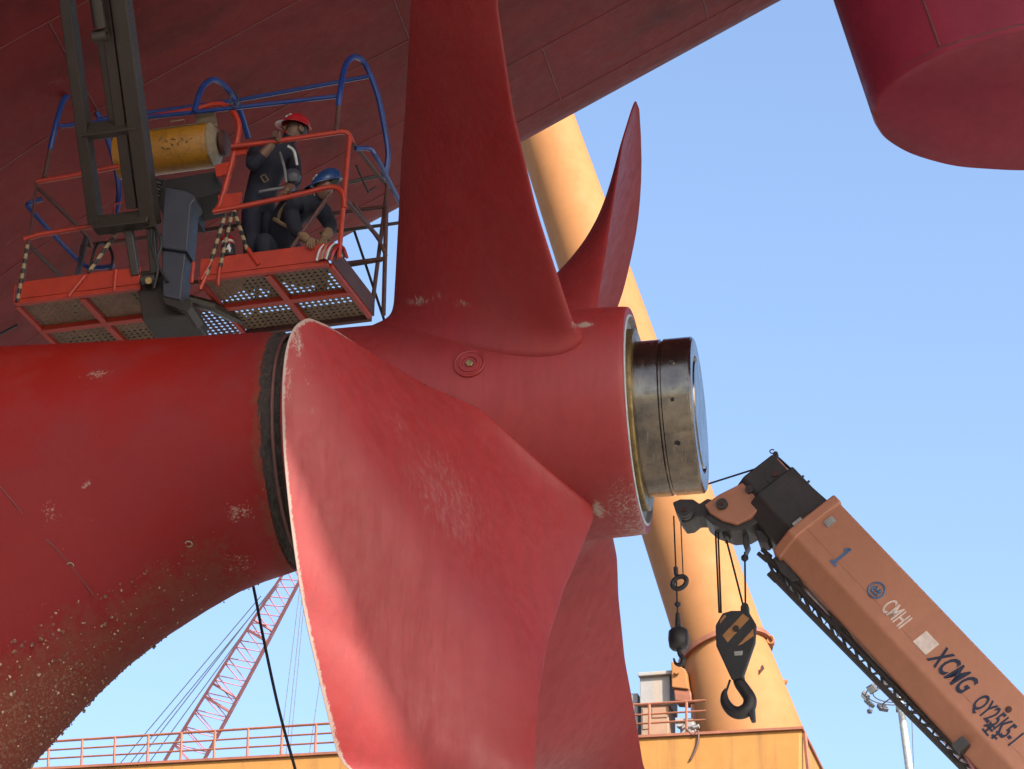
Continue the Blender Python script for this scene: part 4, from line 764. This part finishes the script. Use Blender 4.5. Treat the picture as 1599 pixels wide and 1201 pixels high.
base = G(1161, 1139, 0) + gD * 1.36
cb, ct = G(1133, 1022, 1.7), U(826, 120, 74); cax = unit(ct - cb); PXM = 61 / FPX
leg = obj('leg', MB().lathe(cb, cax, [(0, 72 * PXM), (np.linalg.norm(ct - cb), 46 * 74 / FPX), (np.linalg.norm(ct - cb) + 8, 45 * 74 / FPX)], 64), M['crane'], pc, sm=30)
for h in (1.9, 4.4, 7.4, 10.6): obj('weld_seam', MB().lathe(cb, cax, [(h, 72 * PXM - h * .021 + .004), (h + .015, 72 * PXM - h * .021 + .006), (h + .03, 72 * PXM - h * .021 + .004)], 48), M['crane'], leg, sm=True)
obj('flange', MB().lathe(cb, cax, [(-.07, 72 * PXM), (-.07, 79 * PXM), (.05, 79 * PXM), (.05, 72 * PXM)], 64), M['rail'], pc, sm=30)
xx = unit(np.cross(cax, gD)); xx = xx if xx @ gE > 0 else -xx; yy = unit(np.cross(xx, cax)); yy = yy if yy @ gD > 0 else -yy
P = [[cb - cax * .06 + 71 * PXM * (math.cos(a_) * xx + math.sin(a_) * yy) for a_ in np.arange(64) * 2 * math.pi / 64]] + [[(1 - t_) * (cb - cax * .06 + 71 * PXM * (math.cos(a_) * xx + math.sin(a_) * yy)) + t_ * (base + 90 * PXM * (math.cos(a_) * gE + math.sin(a_) * gD)) for a_ in np.arange(64) * 2 * math.pi / 64] for t_ in (.25, .5, .75, 1)]
obj('leg_foot', MB().grid(P[::-1], True), M['crane'], pc, sm=30)
def gp(name, poly, v, th, mat, par=None, bev=.02): return obj(name, MB().prism([G(x, y, v) for x, y in poly], gD * th), M[mat], par or pc, bevel=bev)
lug = gp('lug', ((1190, 996), (1200, 992), (1208, 996), (1208, 1004), (1200, 1006)), 1.6, .15, 'rail'); gp('lug', ((1213, 1063), (1229, 1060), (1226, 1066), (1216, 1070)), 1.6, .15, 'crane')
obj('lug_ring', MB().tube([G(1203 + 5 * math.cos(a_), 999 + 6 * math.sin(a_), 1.55) for a_ in np.linspace(0, 6.28, 16)], .025, 6), M['crane'], pc, sm=True)
gp('bracket', ((1048, 1032), (1070, 1045), (1075, 1076), (1049, 1073)), .75, .5, 'crane'); gp('bracket', ((1052, 1076), (1078, 1078), (1080, 1096), (1054, 1094)), .8, .4, 'rail'); obj('bracket_bolt', MB().lathe(G(1057, 1050, .72), -gD, [(0, .06), (.04, .05)], 14), M['crane'], pc)
gp('bracket', ((1078, 1098), (1092, 1100), (1102, 1160), (1080, 1160)), .9, .2, 'rail')
for x, y in ((1112, 1052), (1188, 1040)): gp('rib', ((x, y), (x + 3, y - 2), (x - 3, y + 14)), .62, .2, 'rustdark', bev=0)
# railing along the girder edge
def ry(x, a): return {0: 1198 - .0537 * (x - 70), 1: 1158 - .065 * (x - 80)}[a]
posts = [-30, 23, 75, 127, 178, 230, 282, 334, 386, 439, 492, 545]
for x in posts: obj('rail_post', MB().tube([G(x, ry(x, 0) + 1, .1), G(x + 2, ry(x, 1), .1)], .035, 6), M['rail'], pc, sm=True)
for f_ in (1., .66, .33): obj('rail_bar', MB().tube([G(x, ry(x, 0) * (1 - f_) + ry(x, 1) * f_, .1) for x in posts], .022 if f_ < 1 else .03, 6), M['rail'], pc, sm=True)
for x in (988, 1014, 1072): obj('rail_post', MB().tube([G(x, 1150 - .05 * (x - 985), .05), G(x, 1101 - .06 * (x - 985), .05)], .035, 6), M['rail'], pc, sm=True)
for y0, r in ((1101, .03), (1117, .022), (1131, .022)): obj('rail_bar', MB().tube([G(930, y0 + 3, .05), G(985, y0, .05), G(1102, y0 - 7, .05)], r, 6), M['rail'], pc, sm=True)
# grey cabinet standing on the girder
cbn = thing('deck_cabinet', G(1022, 1146, 1.2), 'grey rusty cabinet with flat roof on the yellow girder', 'cabinet')
gp('cabinet_body', ((999, 1053), (1046, 1050), (1046, 1100), (999, 1102)), 1.0, .8, 'cabinet', cbn); gp('cabinet_roof', ((995, 1050), (1050, 1046), (1049, 1052), (996, 1056)), .9, 1.0, 'cabinet', cbn); gp('cabinet_base', ((1001, 1102), (1044, 1100), (1044, 1168), (1001, 1170)), 1.05, .7, 'rustpanel', cbn)
gp('panel', ((1003, 1106), (1014, 1105), (1014, 1138), (1003, 1139)), 1.03, .02, 'rustpanel', cbn); gp('panel', ((1018, 1105), (1042, 1104), (1042, 1120), (1018, 1121)), 1.03, .02, 'rustpanel', cbn); gp('side_box', ((982, 1083), (996, 1082), (996, 1174), (984, 1175)), 1.2, .4, 'cabinet', cbn)
wn = thing('deck_winch', G(1072, 1141, .3), 'small grey winch with trailing hose beside the orange crane leg', 'winch')
gp('winch_body', ((1061, 1122), (1082, 1121), (1084, 1148), (1062, 1149)), .3, .3, 'cabinet', wn); obj('winch_drum', MB().lathe(G(1064, 1132, .25), -gD, [(0, .11), (.03, .11), (.03, .05), (.15, .05), (.15, .11), (.18, .11)], 18), M['cabinet'], wn, sm=30); obj('winch_motor', MB().tube([G(1082, 1136, .3), G(1092, 1134, .3)], .05, 10), M['mast'], wn, sm=True)
obj('hose', MB().tube(curve_pts([G(x, y, -.04) for x, y in ((1072, 1139), (1082, 1148), (1090, 1142), (1090, 1158), (1084, 1175), (1078, 1186))], 5), .028, 6), M['rustdark'], wn, sm=True)

# ------------------------------------------------------------------ red lattice crane far behind
lc = thing('lattice_crane', U(250, 1500, 112) * np.array([1, 1, 0]), 'red lattice crane boom with pendant ropes below the skeg at lower left', 'crane')
c0, c1 = U(272, 1215, 110), U(462, 890, 104); lax = unit(c1 - c0); lsd = unit(np.cross(lax, FW)); lsd = lsd if lsd @ RT > 0 else -lsd; ldp = unit(np.cross(lax, lsd)); LL = float(np.linalg.norm(c1 - c0))
def lw(t_): return .68 - .36 * t_ ** 1.5
def lp(t_, i, j): return c0 + lax * LL * t_ + lsd * i * lw(t_) + ldp * j * lw(t_) * .8
for i in (-1, 1):
    for j in (-1, 1): obj('chord', MB().tube([lp(t_, i, j) for t_ in np.linspace(0, 1, 8)], .055, 6), M['lattice'], lc, sm=True)
NL = 12
for k in range(NL):
    t0, t1, t2 = k / NL, (k + .5) / NL, (k + 1) / NL
    for j in (-1, 1): obj('brace', MB().tube([lp(t0, -1, j), lp(t1, 1, j), lp(t2, -1, j)], .028, 5), M['lattice'], lc, sm=True)
    for i in (-1, 1): obj('brace', MB().tube([lp(t0, i, -1), lp(t1, i, 1), lp(t2, i, -1)], .025, 5), M['lattice'], lc, sm=True)
for t_ in (.4, .72): obj('joint_frame', MB().tube([lp(t_, -1, -1), lp(t_, 1, -1), lp(t_, 1, 1), lp(t_, -1, 1), lp(t_, -1, -1)], .06, 6), M['lattice'], lc)
for x0, x1, y1 in ((180, 408, 930), (196, 418, 930), (208, 428, 915), (228, 436, 912)): obj('pendant_rope', MB().tube([U(x0 - 20, 1225, 112), U(x1, y1, 108)], .022, 5), M['farrope'], lc)
for x0, x1, y0, y1 in ((468, 440, 920, 1135), (472, 451, 930, 1135), (476, 457, 930, 1135), (500, 485, 1060, 1140)): obj('hoist_line', MB().tube([U(x0, y0, 104), U(x1 - 8, y1 + 80, 104)], .018, 5), M['farrope'], lc)

# ------------------------------------------------------------------ floodlight mast
mt = U(1404, 1086, 82); ft = U(1424, 1230, 81); mdir = unit(mt - ft); foot = ft - mdir * (ft[2] / mdir[2])
lm = thing('floodlight_mast', foot, 'tall pale floodlight mast with a ring of lamps beyond the crane boom', 'light mast')
obj('pole', MB().tube([foot, ft, mt + mdir * .3], [.26, .125, .10], 14), M['mast'], lm, sm=True)
RL = 50 * 82 / FPX; cr = mt + mdir * .1
for rr in (1.0, .8): obj('lamp_ring', MB().tube([cr + RL * rr * (math.cos(a_) * RT + math.sin(a_) * np.array([0, 1., 0])) for a_ in np.linspace(0, 2 * math.pi, 40)], .02, 6), M['lamp'], lm, sm=True)
for k in range(4): a_ = k * math.pi / 2 + .4; obj('ring_arm', MB().tube([cr, cr + RL * (math.cos(a_) * RT + math.sin(a_) * np.array([0, 1., 0]))], .02, 6), M['lamp'], lm)
for k in range(11):
    a_ = k * 2 * math.pi / 11 + .25; d_ = math.cos(a_) * RT + math.sin(a_) * np.array([0, 1., 0]); c = cr + RL * d_ - C_ * .08; ou = unit(d_ - C_ * .8); sd = np.cross(d_, C_)
    fl = obj('floodlight', MB().box(c + ou * .05, ou * .06, sd * .15, np.cross(ou, sd) * .13), M['lamp'], lm, bevel=.02); obj('lens', MB().box(c + ou * .115, ou * .006, sd * .12, np.cross(ou, sd) * .10), M['mast'], fl)
obj('drop_lamp', MB().tube([cr - RT * RL - C_ * .1, cr - RT * (RL - .05) - C_ * .55], .012, 5), M['lamp'], lm); obj('drop_lamp', MB().lathe(cr - RT * (RL - .05) - C_ * .55, -C_, [(0, .03), (.03, .09), (.12, .07), (.14, .02)], 10), M['lamp'], lm)
obj('stay_wire', MB().tube([U(1423, 1100, 82), U(1428, 1240, 81)], .012, 5), M['lamp'], lm)

# ------------------------------------------------------------------ loose black cable below the boss
P = curve_pts([U(380, 850, 21.8), U(396, 918, 21.8), U(412, 1000, 21.7), U(436, 1110, 21.6), U(462, 1205, 21.5), U(490, 1310, 21.4)], 6)
obj('hanging_cable', MB().tube(P, .0125, 8), M['black'], None, sm=True, label='black cable hanging down below the shaft boss', cat='cable')
